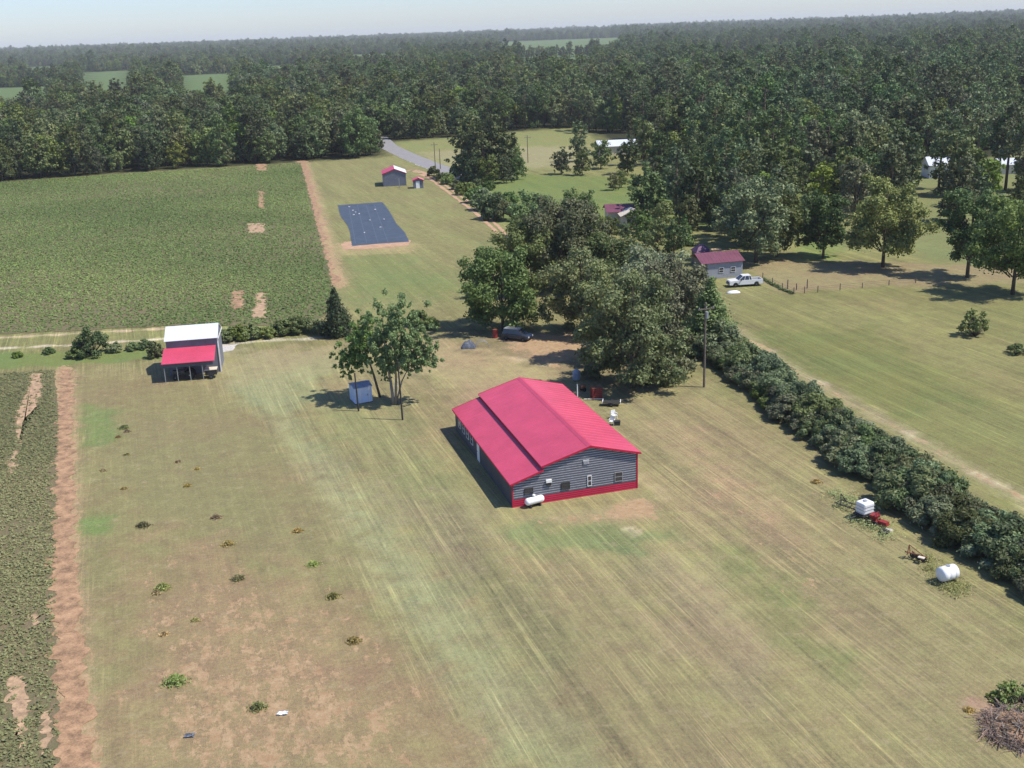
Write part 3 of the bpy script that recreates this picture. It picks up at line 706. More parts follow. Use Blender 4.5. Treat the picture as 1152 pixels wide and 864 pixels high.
def to_px(x, y):
    sp, cp = math.sin(PITCH), math.cos(PITCH); zz = -CAM_H; dep = y*cp-zz*sp; b = (y*sp+zz*cp)/dep; a = x/dep
    return 576+(a*math.cos(ROLL)-b*math.sin(ROLL))*FPX, 432-(a*math.sin(ROLL)+b*math.cos(ROLL))*FPX
rowc = {}
def wood_label(x, y, kind, s):
    px, py = to_px(x, y); mk = min(MARKS, key=lambda m_: abs(m_[0]-px))[1]
    grp = 'trees of the wood behind the crop field' if px < 450 else 'trees of the wood across the road' if px < 670 else 'trees of the wood behind the houses'
    rowc[mk] = rowc.get(mk, 0)+1; n = rowc[mk]
    row = ['front', 'second', 'third', 'fourth', 'fifth', 'sixth', 'seventh', 'eighth', 'ninth', 'tenth', 'eleventh', 'twelfth', 'thirteenth', 'fourteenth', 'fifteenth', 'sixteenth', 'seventeenth', 'eighteenth', 'nineteenth', 'twentieth', 'deep inner', 'deep far', 'deepest'][min(22, n-1)]
    return ('%s %s tree in the wood %s' % (row, kind, mk)), grp
for n_, j in enumerate(order[:NI]):
    x, y = PA[j], PB[j]; q = int(idx[j])
    o = link('forest_tree', protos[q], None, (x, y, PZ[j]), PR[j]); s = PS[j]; o.scale = (s, s, s*rg.uniform(.9, 1.1))
    kind = 'tall pine' if q in (5, 6) else 'dark evergreen' if q == 7 else 'pale greyish' if q == 8 else 'light green' if q in (4, 9) else 'dark green'
    lbl, grp = wood_label(x, y, kind, s)
    tag(o, lbl, 'tree', grp)
    first.setdefault(q, o)
for q in range(10):
    if q not in first: first[q] = None
avail = [first[q] for q in range(10)]
fb = next(o for o in avail if o); avail = [o or fb for o in avail]
rest = order[NI:]
me = bpy.data.meshes.new('distant_forest'); me.vertices.add(len(rest))
me.vertices.foreach_set('co', np.stack([PA[rest], PB[rest], PZ[rest]-.3], 1).astype(np.float32).ravel())
for nm, v in (('rot', PR[rest]), ('scl', PS[rest])):
    a = me.attributes.new(nm, 'FLOAT', 'POINT'); a.data.foreach_set('value', v.astype(np.float32))
a = me.attributes.new('idx', 'INT', 'POINT'); a.data.foreach_set('value', idx[rest].astype(np.int32))
fo = link('distant_forest', me)
tag(fo, 'unbroken dark green woodland stretching away to the horizon', 'forest', kind='stuff')
g = bpy.data.node_groups.new('forest_scatter', 'GeometryNodeTree')
g.interface.new_socket('Geometry', in_out='INPUT', socket_type='NodeSocketGeometry'); g.interface.new_socket('Geometry', in_out='OUTPUT', socket_type='NodeSocketGeometry')
gi = g.nodes.new('NodeGroupInput'); go = g.nodes.new('NodeGroupOutput')
jn = g.nodes.new('GeometryNodeGeometryToInstance')
for o in reversed(avail):
    oi = g.nodes.new('GeometryNodeObjectInfo'); oi.transform_space = 'ORIGINAL'; oi.inputs['Object'].default_value = o; oi.inputs['As Instance'].default_value = True
    last = oi
    o['_'] = 0; del o['_']
jg = g.nodes.new('GeometryNodeJoinGeometry')
for oi in [n for n in g.nodes if n.type == 'OBJECT_INFO']: g.links.new(oi.outputs['Geometry'], jg.inputs[0])
g.nodes.remove(jn)
ip = g.nodes.new('GeometryNodeInstanceOnPoints'); ip.inputs['Pick Instance'].default_value = True
def nattr(name, t):
    n = g.nodes.new('GeometryNodeInputNamedAttribute'); n.data_type = t; n.inputs[0].default_value = name; return n.outputs['Attribute']
cb = g.nodes.new('ShaderNodeCombineXYZ'); g.links.new(nattr('rot', 'FLOAT'), cb.inputs[2])
g.links.new(gi.outputs[0], ip.inputs['Points']); g.links.new(jg.outputs[0], ip.inputs['Instance']); g.links.new(nattr('idx', 'INT'), ip.inputs['Instance Index'])
g.links.new(cb.outputs[0], ip.inputs['Rotation']); g.links.new(nattr('scl', 'FLOAT'), ip.inputs['Scale'])
g.links.new(ip.outputs[0], go.inputs[0])
fo.modifiers.new('scatter', 'NODES').node_group = g
print('forest', len(PA))

# trees standing in the open or round the houses: (px, py, H, R, leaf, kind, label)
def scat(px, py, s, q, label, group=None, name='tree', sz=1.0):
    x, y = gp(px, py); o = link(name, protos[q], None, (x, y, 0), rnd.uniform(0, 6.28)); o.scale = (s*sz, s*sz, s)
    return tag(o, label, 'tree', group)
GR = 'trees round the houses on the right'
mids = [  # px, py(base), scale, proto, label
 (632, 196, .62, 0, 'dark bushy tree at the right edge of the meadow across the road'), (655, 197, .7, 2, 'rounded dark tree standing left of the distant white roof'),
 (652, 182, .85, 3, 'tall dark tree at the far right corner of the meadow'),
 (676, 190, .75, 4, 'mid green tree in front of the distant white roof'), (706, 196, .8, 0, 'broad dark tree right below the distant white roof'),
 (724, 186, 1.0, 1, 'tall dark tree right of the distant white roof'), (742, 204, .9, 3, 'tall dark tree at the back edge of the green lot'),
 (690, 214, .45, 9, 'small light green tree on the green lot below the distant white roof'), (699, 211, .4, 4, 'small tree just right of the light green one on the green lot'),
 (728, 222, .22, 9, 'tiny slender sapling on the green lot'), (731, 206, .5, 8, 'pale greyish small tree at the back of the green lot'),
 (752, 220, .38, 2, 'small dark round tree on the right part of the green lot'), (766, 216, .75, 0, 'dark tree at the right end of the green lot'),
 (744, 236, .28, 4, 'short sapling above the purple roofed house'),
 (790, 222, 1.0, 1, 'large dark tree behind the right end of the green lot'), (815, 226, 1.0, 5, 'tall pine rising behind the trees of the purple roofed garage'),
 (842, 232, .95, 0, 'full dark tree second row behind the purple roofed garage'), (868, 238, 1.0, 3, 'tall dark tree left of the bright grass gap'),
 (895, 222, .8, 4, 'fresh green tree at the head of the bright grass gap'), (925, 226, .9, 9, 'bright yellow green tree at the back right of the grass gap'),
 (905, 256, .75, 2, 'dark tree standing between the grass gap and the garage trees'), (880, 262, .85, 0, 'dark tree right behind the garage trees'),
 (950, 232, 1.05, 0, 'large dark tree behind the yellow green yard tree'), (975, 236, 1.0, 9, 'yellowish tree behind the yellow green yard tree'), 
 (985, 216, 1.1, 1, 'tall dark tree in the second row left of the white house'), (1012, 228, 1.15, 3, 'big dark tree immediately left of the white house'),
 (1056, 212, 1.0, 6, 'tall pine with bare trunk in front of the white house'), (1080, 196, 1.05, 5, 'tall pine just right of the white house'),
 (1098, 190, 1.1, 6, 'tall bare trunked pine further right of the white house'), (1122, 212, 1.05, 5, 'left of the pair of bare trunked pines at the right edge'),
 (1131, 214, 1.1, 6, 'right of the pair of bare trunked pines at the right edge'), (1092, 232, .95, 2, 'reddish shaded broad tree between the white house and the pine pair'),
 (1108, 224, .8, 4, 'light green tree right of the white house'), (1150, 250, .75, 0, 'dark tree at the right picture edge above the shade'),
 (1165, 215, 1.0, 1, 'large dark tree cut by the right picture edge'),
 (820, 258, 1.0, 4, 'fresh green tree behind the purple roofed garage'), (850, 262, 1.0, 2, 'dark round tree behind the garage, right side'),
 (775, 262, .7, 4, 'bright green tree left above the purple roofed garage'), (746, 268, .72, 4, 'green tree right below the purple roofed house'),
 (764, 240, .6, 0, 'dark tree between the green lot and the garage'), (800, 240, .8, 0, 'broad dark tree above the dark purple outbuilding'),
 (728, 258, .5, 2, 'rounded tree just right of the purple roofed house'),
]
for px, py, s, q, lb in mids: scat(px, py, s*(.92 if py < 250 else .8), q, lb, GR)
for px, py, s, q, lb in [(688, 268, .36, 4, 'small tree hiding the left wall of the purple roofed house'), (703, 270, .30, 2, 'small dark tree right in front of the pale wing of the purple roofed house'), (716, 262, .42, 0, 'dark small tree against the right wall of the purple roofed house')]: scat(px, py, s, q, lb, GR)
belt = [(730, 250), (758, 208), (778, 212), (800, 214), (822, 216), (846, 219), (862, 224), (884, 214), (912, 214), (938, 218), (958, 220), (978, 224), (1000, 218), (1022, 216), (778, 238), (797, 246), (812, 248), (834, 250), (856, 250), (784, 256), (760, 256), (826, 268), (838, 276), (864, 276), (1072, 220), (1088, 214), (1146, 232), (1160, 262), (1075, 250), (740, 282), (758, 288), (770, 276), (725, 276), (1000, 238), (962, 244),]
bc = {}
for i, (px, py) in enumerate(sorted(belt, key=lambda p_: -p_[1])):
    q = [0, 2, 4, 1, 7, 2, 8, 0, 3, 5][i % 10]; up = py > 262 and px < 790
    scat(px, py, (.5 if up else .85)+.04*(i % 4), q, ('%s belt tree, ' % ['dark', 'rounded dark', 'fresh green', 'big dark', 'narrow evergreen', 'low dark', 'greyish', 'full dark', 'tall dark', 'pine like'][i % 10])+['nearest', 'further back', 'behind the first two', 'deepest'][min(3, bc.setdefault(min(MARKS, key=lambda m_: abs(m_[0]-px))[1], 0))]+', '+min(MARKS, key=lambda m_: abs(m_[0]-px))[1], GR); bc[min(MARKS, key=lambda m_: abs(m_[0]-px))[1]] += 1
# big clump across the road
for px, py, s, q, lb in [(518, 203, .62, 2, 'low left foot of the tall dark roadside clump'), (534, 207, .6, 0, 'low bushy tree at the front of the roadside clump'), (550, 208, .66, 4, 'low green tree front centre of the roadside clump'), (567, 206, .62, 2, 'low dark tree front right of the roadside clump'), (582, 202, .55, 0, 'outermost low tree right of the roadside clump'), (528, 200, 1.15, 3, 'left tree of the tall dark clump beside the road'), (546, 203, 1.2, 1, 'middle tree of the tall dark clump beside the road'), (564, 201, 1.15, 0, 'right tree of the tall dark clump beside the road'), (578, 196, .8, 2, 'small outer right tree of the dark clump beside the road'), (538, 195, 1.15, 2, 'rear tree of the tall dark clump beside the road')]:
    scat(px, py, s, q, lb, 'trees of the clump beside the road')

# nearer individual trees ----------------------------------------------------
tree('oak_tree', 'dark dense tree on the left of the grove, over the parked car', 'tree', 'bushy', 566, 370, 12.5, 6.6, 'oak', 1, 1.15, .34)
tree('oak_tree', 'large dark tree at the back centre of the grove', 'tree', 'bushy', 632, 322, 15.5, 8.6, 'oak', 2, 1.1, .38)
tree('pecan_tree', 'big greyish leafy tree right behind the red roofed shed, foliage to the ground', 'tree', 'bushy', 712, 436, 14.8, 6.1, 'grey', 3, 1.25, .30)
tree('pecan_tree', 'greyish tree in the middle of the grove beside the bare dirt yard', 'tree', 'bushy', 655, 376, 12.5, 5.8, 'grey', 4, 1.05, .32)
tree('pecan_tree', 'greyish tree at the right back of the grove near the garage', 'tree', 'bushy', 728, 352, 9.8, 6.6, 'grey', 5, 1.0, .34)
tree('oak_tree', 'tree with brownish tips at the left back of the grove by the sandy lane', 'tree', 'bushy', 592, 330, 12.0, 6.6, 'oak', 6, 1.1, .36)
tree('oak_tree', 'dark bushy tree at the upper edge of the grove where the lane ends', 'tree', 'bushy', 600, 268, 9.5, 5.6, 'oak', 7, 1.0, .4)
tree('young_tree', 'brighter green tree at the top of the grove left of the purple roof', 'tree', 'bushy', 652, 262, 9.5, 4.6, 'green', 8, 1.0, .4)
tree('oak_tree', 'dark low tree between grove and garage', 'tree', 'bushy', 690, 330, 10.0, 6.6, 'oak', 9, 1.0, .36)
tree('shrub', 'leafy tall shrub filling the right foot of the grove next to the utility pole', 'shrub', 'shrub', 752, 425, 4.0, 3.4, 'grey', 10, 1.0, .26)
tree('pecan_tree', 'greyish tree closing the grove to the right above the cedar', 'tree', 'bushy', 762, 366, 10.0, 5.4, 'grey', 19, 1.0, .34)
tree('cedar_tree', 'green conical tree between the utility pole and the grey garage', 'tree', 'cedar', 799, 392, 10.0, 3.9, 'oak', 11, 1.2, .28)
tree('cedar_tree', 'dark conical evergreen by the hedge row at the edge of the crop field', 'tree', 'cedar', 380, 378, 7.4, 2.5, 'cedar', 12, 1.5, .24)
tree('yard_tree', 'dark green yard tree with short trunk right of the garage, third shadow from the right', 'tree', 'broad', 926, 290, 12.0, 4.9, 'wood', 13, 1.2, .36)
tree('yard_tree', 'bright yellow green tree with wide crown on the brown yard', 'tree', 'broad', 993, 301, 15.5, 7.2, 'bright', 14, 1.1, .36)
tree('yard_tree', 'tall greyish green yard tree left of the rightmost dark one', 'tree', 'broad', 1088, 312, 15.5, 5.4, 'oak', 15, 1.0, .36)
tree('yard_tree', 'dark broad yard tree at the right picture edge', 'tree', 'broad', 1139, 331, 15.0, 6.8, 'oak', 16, 1.1, .36)
tree('yard_tree', 'large green tree behind the garage with branches over the pickup', 'tree', 'broad', 850, 295, 15.0, 7.0, 'oak', 17, 1.0, .42)
tree('yard_tree', 'dark tree on the right side of the garage', 'tree', 'broad', 874, 288, 14.0, 5.6, 'wood', 18, 1.0, .42)
tree('shrub', 'round green bush alone in the field beyond the hedgerow', 'shrub', 'shrub', 1097, 378, 4.0, 2.1, 'bright', 20, 1.3, .26)
tree('shrub', 'low green weed bush near the right edge of the field beyond the hedgerow', 'shrub', 'shrub', 1143, 398, 1.4, 1.3, 'green', 21, 1.3, .22)
tree('shrub', 'large round green bush at the far end of the clay track left of the shed', 'shrub', 'shrub', 104, 399, 4.4, 2.7, 'green', 22, 1.3, .26)
tree('shrub', 'dark shrub against the left side of the white roofed shed', 'shrub', 'shrub', 176, 402, 2.6, 1.3, 'wood', 23, 1.2, .22)

tree('pecan_tree', 'greyish leafy tree over the right edge of the bare dirt yard', 'tree', 'bushy', 690, 405, 12.5, 5.0, 'grey', 41, 1.2, .30)
tree('pecan_tree', 'greyish tree closing the grove just left of the utility pole', 'tree', 'bushy', 738, 402, 11.0, 4.6, 'grey', 42, 1.1, .30)
tree('oak_tree', 'dark tree filling the middle back of the grove', 'tree', 'bushy', 655, 308, 10.0, 6.0, 'oak', 43, 1.0, .38)
# the small group by the pale blue shed
def open_shape(H, stems, clumps, seed):
    rg = np.random.default_rng(seed); mb = MB(); cl = []; rd = []
    for (x, y, z, r) in clumps:
        for k in range(20):
            cl.append(np.array([x, y, z])+rg.normal(size=3)*r*.72); rd.append(r*rg.uniform(.18, .40))
    for st in stems:
        for i in range(len(st)-1): mb.tube(st[i][:3], st[i+1][:3], st[i][3], st[i+1][3], 7)
    ends = [s[-1] for s in stems]
    for c in clumps:
        e = min(ends, key=lambda s: math.dist(s[:3], c[:3])); mb.tube(e[:3], c[:3], .06, .02, 5)
    return cl, rd, mb
sh = open_shape(10, [[(0, 0, -.2, .20), (-.7, 0, 3, .16), (-1.3, .2, 5.2, .11), (-2.0, 0, 7.2, .07)], [(-1.3, .2, 5.2, .08), (-3.4, -.3, 5.6, .04)]],
                [(-2.2, 0, 8.6, 1.7), (-.6, .4, 7.9, 1.7), (-3.4, 0, 6.8, 1.6), (-4.4, -.2, 4.9, 1.15), (-3.0, -.5, 5.0, 1.1), (.4, 0, 6.9, 1.2), (-1.5, 0, 9.8, 1.0), (-1.5, 0, 6.6, 1.5), (-2.7, 0, 5.6, 1.2), (-3.9, 0, 5.8, 1.2), (-.2, .3, 5.8, 1.1), (-4.2, 0, 3.9, .8)], 31)
tree('leaning_tree', 'slender leaning tree over the pale blue shed', 'tree', 'x', 428, 447, 10, 3, 'green', 31, 1.5, .22, shape=sh).scale = (.85, .85, .95)
sh = open_shape(13, [[(0, 0, -.2, .24), (-.2, 0, 3, .2), (-.6, 0, 6.2, .12), (-.7, 0, 9.5, .07)], [(.25, 0, -.2, .2), (.6, 0, 3.4, .16), (.7, 0, 8.2, .08)], [(.3, .3, 0, .14), (1.4, .2, 3.0, .1), (2.4, 0, 4.6, .06), (2.9, 0, 6.4, .05)]],
                [(-.6, 0, 11.6, 1.5), (-1.2, 0, 9.6, 1.8), (1.2, 0, 10.4, 1.9), (3.4, 0, 10.6, 1.6), (2.8, .3, 8.4, 1.9), (5.2, 0, 6.6, 1.35), (4.0, 0, 6.4, 1.4), (0, 0, 7.8, 1.9), (-1.9, 0, 7.4, 1.4), (1.6, 0, 6.2, 1.3), (-.9, .2, 5.2, .7), (-.8, .2, 3.6, .5), (6.3, 0, 6.0, .9), (2.6, 0, 4.9, .8), (-.5, 0, 6.0, 1.5), (1.0, .4, 5.6, 1.2), (2.2, 0, 7.2, 1.8), (3.2, .2, 5.2, 1.1), (-2, 0, 5.6, 1.1), (1.5, 0, 8.6, 2.0), (4.6, 0, 8.0, 1.5)], 32)
tree('multi_stem_tree', 'taller multi stemmed tree with ivy covered trunk right of the pale blue shed', 'tree', 'x', 443, 455, 13, 5, 'green', 32, 1.5, .22, bark='bark_pale', shape=sh).scale = (.82, .82, .95)

# bushes along the sandy lane
protos_s = []
for i in range(4):
    rg2 = np.random.default_rng(400+i); cl, rd_, mb = tree_shape('shrub', 3.0, 1.9, 400+i)
    V, T = crown_leaves(cl, rd_, 110, .26, rg2); protos_s.append((quads_mesh('foliage', V, [L[['oak', 'wood', 'green', 'grey'][i]]], tint=T), mb))
def shrub(px, py, s, q, label, group=None, flat=1.0, name='shrub'):
    x, y = gp(px, py); t = thing(name, label, 'shrub', (x, y, 0), rnd.uniform(0, 6.28), group); t.scale = (s, s, s*flat)
    link('foliage', protos_s[q][0], t)
    return t
lane = [(488, 198, 1.0), (496, 203, .8), (504, 207, 1.1), (513, 213, .9), (521, 219, 1.1), (532, 228, 1.2), (546, 236, 1.7), (556, 246, 1.9), (512, 196, .9), (524, 206, .7), (538, 210, .8), (550, 214, .9), (560, 226, .8), (566, 236, 1.2), (574, 230, 1.1), (540, 222, 1.0), (570, 248, 1.5), (530, 216, .9)]
for i, (px, py, s) in enumerate(lane):
    shrub(px, py, s, i % 3, ['%s bush of the row along the sandy lane, counted from the well house' % w_ for w_ in ('first', 'second', 'third', 'fourth', 'fifth', 'sixth', 'seventh and larger', 'last and largest')][i] if i < 8 else ['%s small bush of the loose line between lane row and green lot' % w_ for w_ in ('first', 'second', 'third', 'fourth', 'fifth', 'right hand low', 'right hand tall', 'inner', 'grove side', 'middle')][i-8], 'bushes along the sandy lane', 1.15)
# weedy bushes behind the lawn between shed and cedar, and left of it
for i, (px, py, s, q, lb) in enumerate([(256, 384, .85, 3, 'low grey green bush just right of the white roofed shed'), (268, 382, 1.0, 2, 'second weedy bush right of the white roofed shed'), (283, 381, .9, 3, 'weedy bush below the bare clay patch in the crop field'),
      (300, 380, .75, 2, 'low weed bush halfway between shed and dark cedar'), (318, 376, .95, 0, 'dark weed bush in the row left of the cedar'), (334, 374, 1.1, 2, 'tallest weed bush of the row left of the cedar'), (350, 374, .95, 3, 'weed bush third left of the cedar'), (364, 375, .8, 0, 'weed bush touching the dark cedar'),
      (130, 396, .6, 3, 'low weeds just right of the round green bush'), (150, 394, .55, 2, 'low weeds between the round bush and the shed'), (164, 392, .6, 0, 'low dark weeds left of the shed'), (55, 398, .45, 2, 'small weed clump on the green strip left of the round bush'), (20, 402, .4, 2, 'small weed clump at the left picture edge'), (86, 402, .7, 0, 'dark low foot bush left against the round green bush')]):
    shrub(px, py, s, q, lb, 'weedy bushes along the field edge', .85)
for i, (px, py, s, q, lb) in enumerate([(410, 378, .6, 2, 'low bush on the field edge behind the small tree group'), (485, 370, .7, 2, 'bush behind the right side of the small tree group'), (470, 366, .9, 0, 'dark bush top showing behind the multi stemmed tree'), (665, 426, .6, 3, 'low leafy bush at the foot of the big grove tree'), (740, 432, .6, 3, 'low leafy bush right foot of the big grove tree')]):
    shrub(px, py, s, q, lb)

# the hedgerow: one long hedge of shrubs with merged crowns
hed = thing('hedgerow', 'long dark green hedgerow running diagonally between the mown lawn and the right field', 'hedge', (*gp(800, 400), 0))
hp = []
for i in range(4):
    rg2 = np.random.default_rng(300+i); cl, rd_, mb = tree_shape('shrub', 3.5, 2.7, 300+i)
    V, T = crown_leaves(cl, rd_, 520, .15, rg2, elong=2.4); hp.append(quads_mesh('shrub', V, [L[('hedge', 'hedge', 'wood', 'hedge')[i]], M['bark']], tint=T, extra=(mb.v, mb.f)))
axis_px = [(790, 392), (812, 402), (835, 416), (862, 436), (890, 458), (925, 482), (962, 508), (1000, 536), (1040, 566), (1080, 592), (1120, 618), (1165, 650), (1210, 690)]
HA = gps(axis_px); x0, y0 = gp(800, 400)
tot = 0; pts = []
for i in range(len(HA)-1):
    d = math.dist(HA[i], HA[i+1]); t = 0
    while t < d:
        pts.append((HA[i][0]+(HA[i+1][0]-HA[i][0])*t/d, HA[i][1]+(HA[i+1][1]-HA[i][1])*t/d)); t += 2.1
for i, (x, y) in enumerate(pts):
    for side in (-1, 0, 1):
        o = link('shrub', hp[rnd.randrange(4)], hed, (x-x0+side*rnd.uniform(1.1, 1.7), y-y0+rnd.uniform(-.8, .8), 0), rnd.uniform(0, 6.28))
        s = rnd.uniform(.6, 1.0)*(1+.10*math.sin(i*.9))*(1.1 if side == 0 else .92); o.scale = (s*rnd.uniform(.9, 1.25), s*rnd.uniform(.9, 1.25), s*rnd.uniform(.85, 1.15))
print('trees done')

# ------------------------------------------------------------------ buildings
def lap_wall(mb, outline, y, z0, z1, step=0.26, out=-1, depth=0.035, clip=None):
    """horizontal lap siding on plane y facing out (in -y when out=-1); outline(z)->(x0,x1)"""
    z = z0
    while z < z1-1e-3:
        zt = min(z+step, z1); e = outline(z); t = outline(zt)
        if e is None: break
        if t is None: t = ((e[0]+e[1])/2,)*2
        # sloping board: bottom proud of top
        yb = y+out*depth; zm = zt-min(.07, (zt-z)*.3); k = (zm-z)/(zt-z); q = (e[0]+(t[0]-e[0])*k, e[1]+(t[1]-e[1])*k)
        mb.add([(e[0], yb, z), (e[1], yb, z), (q[1], yb-out*depth*.25, zm), (q[0], yb-out*depth*.25, zm), (t[1], y, zt), (t[0], y, zt), (e[0], y, z), (e[1], y, z)],
               [(0, 1, 2, 3), (6, 7, 1, 0)], 0)
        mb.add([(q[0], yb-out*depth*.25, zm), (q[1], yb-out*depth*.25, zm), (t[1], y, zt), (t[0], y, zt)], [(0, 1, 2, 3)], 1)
        z = zt
def roof_panel(name, a, b, c, d, parent, mat, ribs=0.9, t=0.06, rib_h=0.014):
    """a,b along the eave, c,d along the ridge (c above b)"""
    mb = MB(); mb.slab(a, b, c, d, t)
    A, B_, C_, D = map(Vector, (a, b, c, d)); L_ = (B_-A).length; n = int(L_/ribs)
    for i in range(n+1):
        k = min(max((i+.5)/(n+1), 0), 1); p = A.lerp(B_, k); q = D.lerp(C_, k); u = (B_-A).normalized()*.022; up = Vector((0, 0, rib_h))
        mb.add([p-u, p+u, q+u, q-u, p-u*.5+up, p+u*.5+up, q+u*.5+up, q-u*.5+up], [(4, 5, 6, 7), (0, 1, 5, 4), (1, 2, 6, 5), (2, 3, 7, 6), (3, 0, 4, 7)])
    return mb.build(name, mat, parent)
def window(parent, x, z, w_, h_, y, name='window', frame='white', pane='glass', side=None, bars=1):
    mb = MB(); f = .05
    def bx(m_, x0, x1, z0, z1, p0, p1):
        if side is None: m_.box(x0, x1, y-p1, y-p0, z0, z1)
        elif side == 'L': m_.box(y-p1, y-p0, x0, x1, z0, z1)
        else: m_.box(y+p0, y+p1, x0, x1, z0, z1)
    for (x0, x1, z0, z1) in ((x, x+w_, z, z+f), (x, x+w_, z+h_-f, z+h_), (x, x+f, z+f, z+h_-f), (x+w_-f, x+w_, z+f, z+h_-f)): bx(mb, x0, x1, z0, z1, -.02, .07)
    if bars: bx(mb, x+f, x+w_-f, z+h_/2-.025, z+h_/2+.025, -.01, .06)
    o = mb.build(name, M[frame], parent)
    g_ = MB(); bx(g_, x+f, x+w_-f, z+f, z+h_-f, -.02, .045); g_.build('pane', M[pane], o)
    return o

# main shed: local x along the gable front (towards the right), local y along the long side
brot = R(16.0); bl_ = gp(577, 571)
barn = thing('red_roofed_shed', 'large slate grey metal shed with crimson roof and low lean-to on its left side', 'shed', (bl_[0], bl_[1], 0), brot)
W_, D_ = 12.4, 22.0; BX = 2.9; RX = 7.65; ZL, ZB, ZM, ZR, ZE = 2.45, 3.35, 3.62, 4.95, 3.62
def gable(z):
    if z <= ZL-.02: return (0, W_)
    l = 0
    if z > ZL: l = (z-ZL)/(ZB-ZL)*BX if z < ZB else BX+(z-ZM)/(ZR-ZM)*(RX-BX) if z > ZM else BX
    r = W_ if z < ZE else W_-(z-ZE)/(ZR-ZE)*(W_-RX)
    return None if r-l < .05 else (l, r)
mb = MB(); lap_wall(mb, gable, 0, 0.78, ZR-.06, .235); mb.build('front_wall', [M['siding'], M['sunlit_edge_and_vent']], barn)
mb = MB(); lap_wall(mb, lambda z: (0, W_), -.012, 0.0, 0.78, .195, depth=.03); mb.build('skirt', [M['skirt_red'], M['skirt_line']], barn)
mb = MB()
for i in range(int(D_/.25)):      # vertical ribbed side walls
    mb.box(-.03, .0, i*.25, i*.25+.16, .02, ZL-.05); mb.box(W_, W_+.03, i*.25, i*.25+.16, .02, ZE-.05)
mb.box(0.0, .08, .05, D_-.05, 0, ZL-.04); mb.box(W_-.08, W_, .05, D_-.05, 0, ZE-.04)
mb.build('side_wall', M['siding'], barn)
mb = MB(); lap_wall(mb, gable, D_, 0.0, ZR-.06, .3, out=1); mb.build('rear_wall', [M['siding'], M['sunlit_edge_and_vent']], barn)
ov = .28
def zlin(x, x0, z0, x1, z1): return z0+(z1-z0)*(x-x0)/(x1-x0)
zl0 = zlin(-.25, 0, ZL, BX, ZB)
roof_panel('lean_to_roof', (-.25, D_+ov, zl0+.05), (-.25, -ov, zl0+.05), (BX+.12, -ov, zlin(BX+.12, 0, ZL, BX, ZB)+.05), (BX+.12, D_+ov, zlin(BX+.12, 0, ZL, BX, ZB)+.05), barn, M['roof_red'])
zml = zlin(BX-.1, BX, ZM, RX, ZR)+.18
roof_panel('left_roof_slope', (BX-.1, D_+ov, zml), (BX-.1, -ov, zml), (RX, -ov, ZR+.17), (RX, D_+ov, ZR+.17), barn, M['roof_red'])
zmr = zlin(W_+.3, RX, ZR, W_, ZE)+.17
roof_panel('right_roof_slope', (W_+.3, -ov, zmr), (W_+.3, D_+ov, zmr), (RX, D_+ov, ZR+.17), (RX, -ov, ZR+.17), barn, M['roof_red'])
mb = MB(); mb.box(BX-.02, BX+.1, 0, D_, ZB-.12, zml-.09); mb.build('roof_step', M['roof_red_dark'], barn)
mb = MB()
for s in (-1, 1): mb.slab((RX+s*.32, -ov-.01, ZR+.10), (RX+s*.32, D_+ov+.01, ZR+.10), (RX, D_+ov+.01, ZR+.235), (RX, -ov-.01, ZR+.235), .03)
mb.build('ridge_cap', M['roof_red'], barn)
mb = MB()
def rake(mb, x0, z0, x1, z1, y, t=.16):
    mb.add([(x0, y-.03, z0-t), (x1, y-.03, z1-t), (x1, y-.03, z1+.03), (x0, y-.03, z0+.03), (x0, y, z0-t), (x1, y, z1-t), (x1, y, z1+.03), (x0, y, z0+.03)], [(0, 1, 2, 3), (7, 6, 5, 4), (0, 4, 5, 1), (3, 2, 6, 7), (0, 3, 7, 4), (1, 5, 6, 2)])
for yy in (-ov-.012, D_+ov+.045):
    rake(mb, -.25, zl0+.05, BX+.1, zlin(BX+.1, 0, ZL, BX, ZB)+.05, yy); rake(mb, BX-.1, zml, RX, ZR+.17, yy); rake(mb, RX, ZR+.17, W_+.3, zmr, yy)
mb.box(-.28, -.255, -ov, D_+ov, zl0-.10, zl0+.03); mb.box(W_+.305, W_+.33, -ov, D_+ov, zmr-.14, zmr)
mb.box(-.06, .07, -.06, .06, 0, ZL); mb.box(W_-.07, W_+.07, -.065, .06, 0, ZE)
mb.build('trim', M['roof_red_dark'], barn)
window(barn, 1.15, 1.10, .85, .62, -.03, frame='dark'); window(barn, 4.75, 1.02, .85, .72, -.03, frame='dark'); window(barn, 10.1, 1.02, .8, .95, -.03, frame='steel')
window(barn, 7.35, 1.0, .42, 1.05, -.03, frame='white', bars=1)
mb = MB(); mb.box(3.25, 3.8, -.22, -.02, 2.02, 2.3, 0); mb.box(3.3, 3.75, -.16, -.02, 1.72, 2.0, 1); mb.build('wall_air_conditioner', [M['white'], M['dark']], barn)
mb = MB(); mb.box(6.95, 7.55, -.10, -.03, 3.55, 3.68, 0)
for k in range(4): mb.box(6.98, 7.52, -.11, -.03, 3.28+k*.065, 3.31+k*.065, 0)
mb.box(6.95, 7.55, -.06, -.03, 3.25, 3.55, 1); mb.build('gable_vent', [M['sunlit_edge_and_vent'], M['siding']], barn)
for k in range(4): window(barn, 14.2+k*1.75, 1.0, .9, 1.1, -.03, side='L')
mb = MB(); mb.box(-.05, -.03, 11.6, 12.6, .05, 2.05); dd = mb.build('side_door', M['white'], barn); mb = MB(); mb.box(-.09, -.05, 12.42, 12.5, .98, 1.05); mb.build('handle', M['dark'], dd)

def lpt(o, rot, u, v): return (o[0]+math.cos(rot)*u-math.sin(rot)*v, o[1]+math.sin(rot)*u+math.cos(rot)*v)
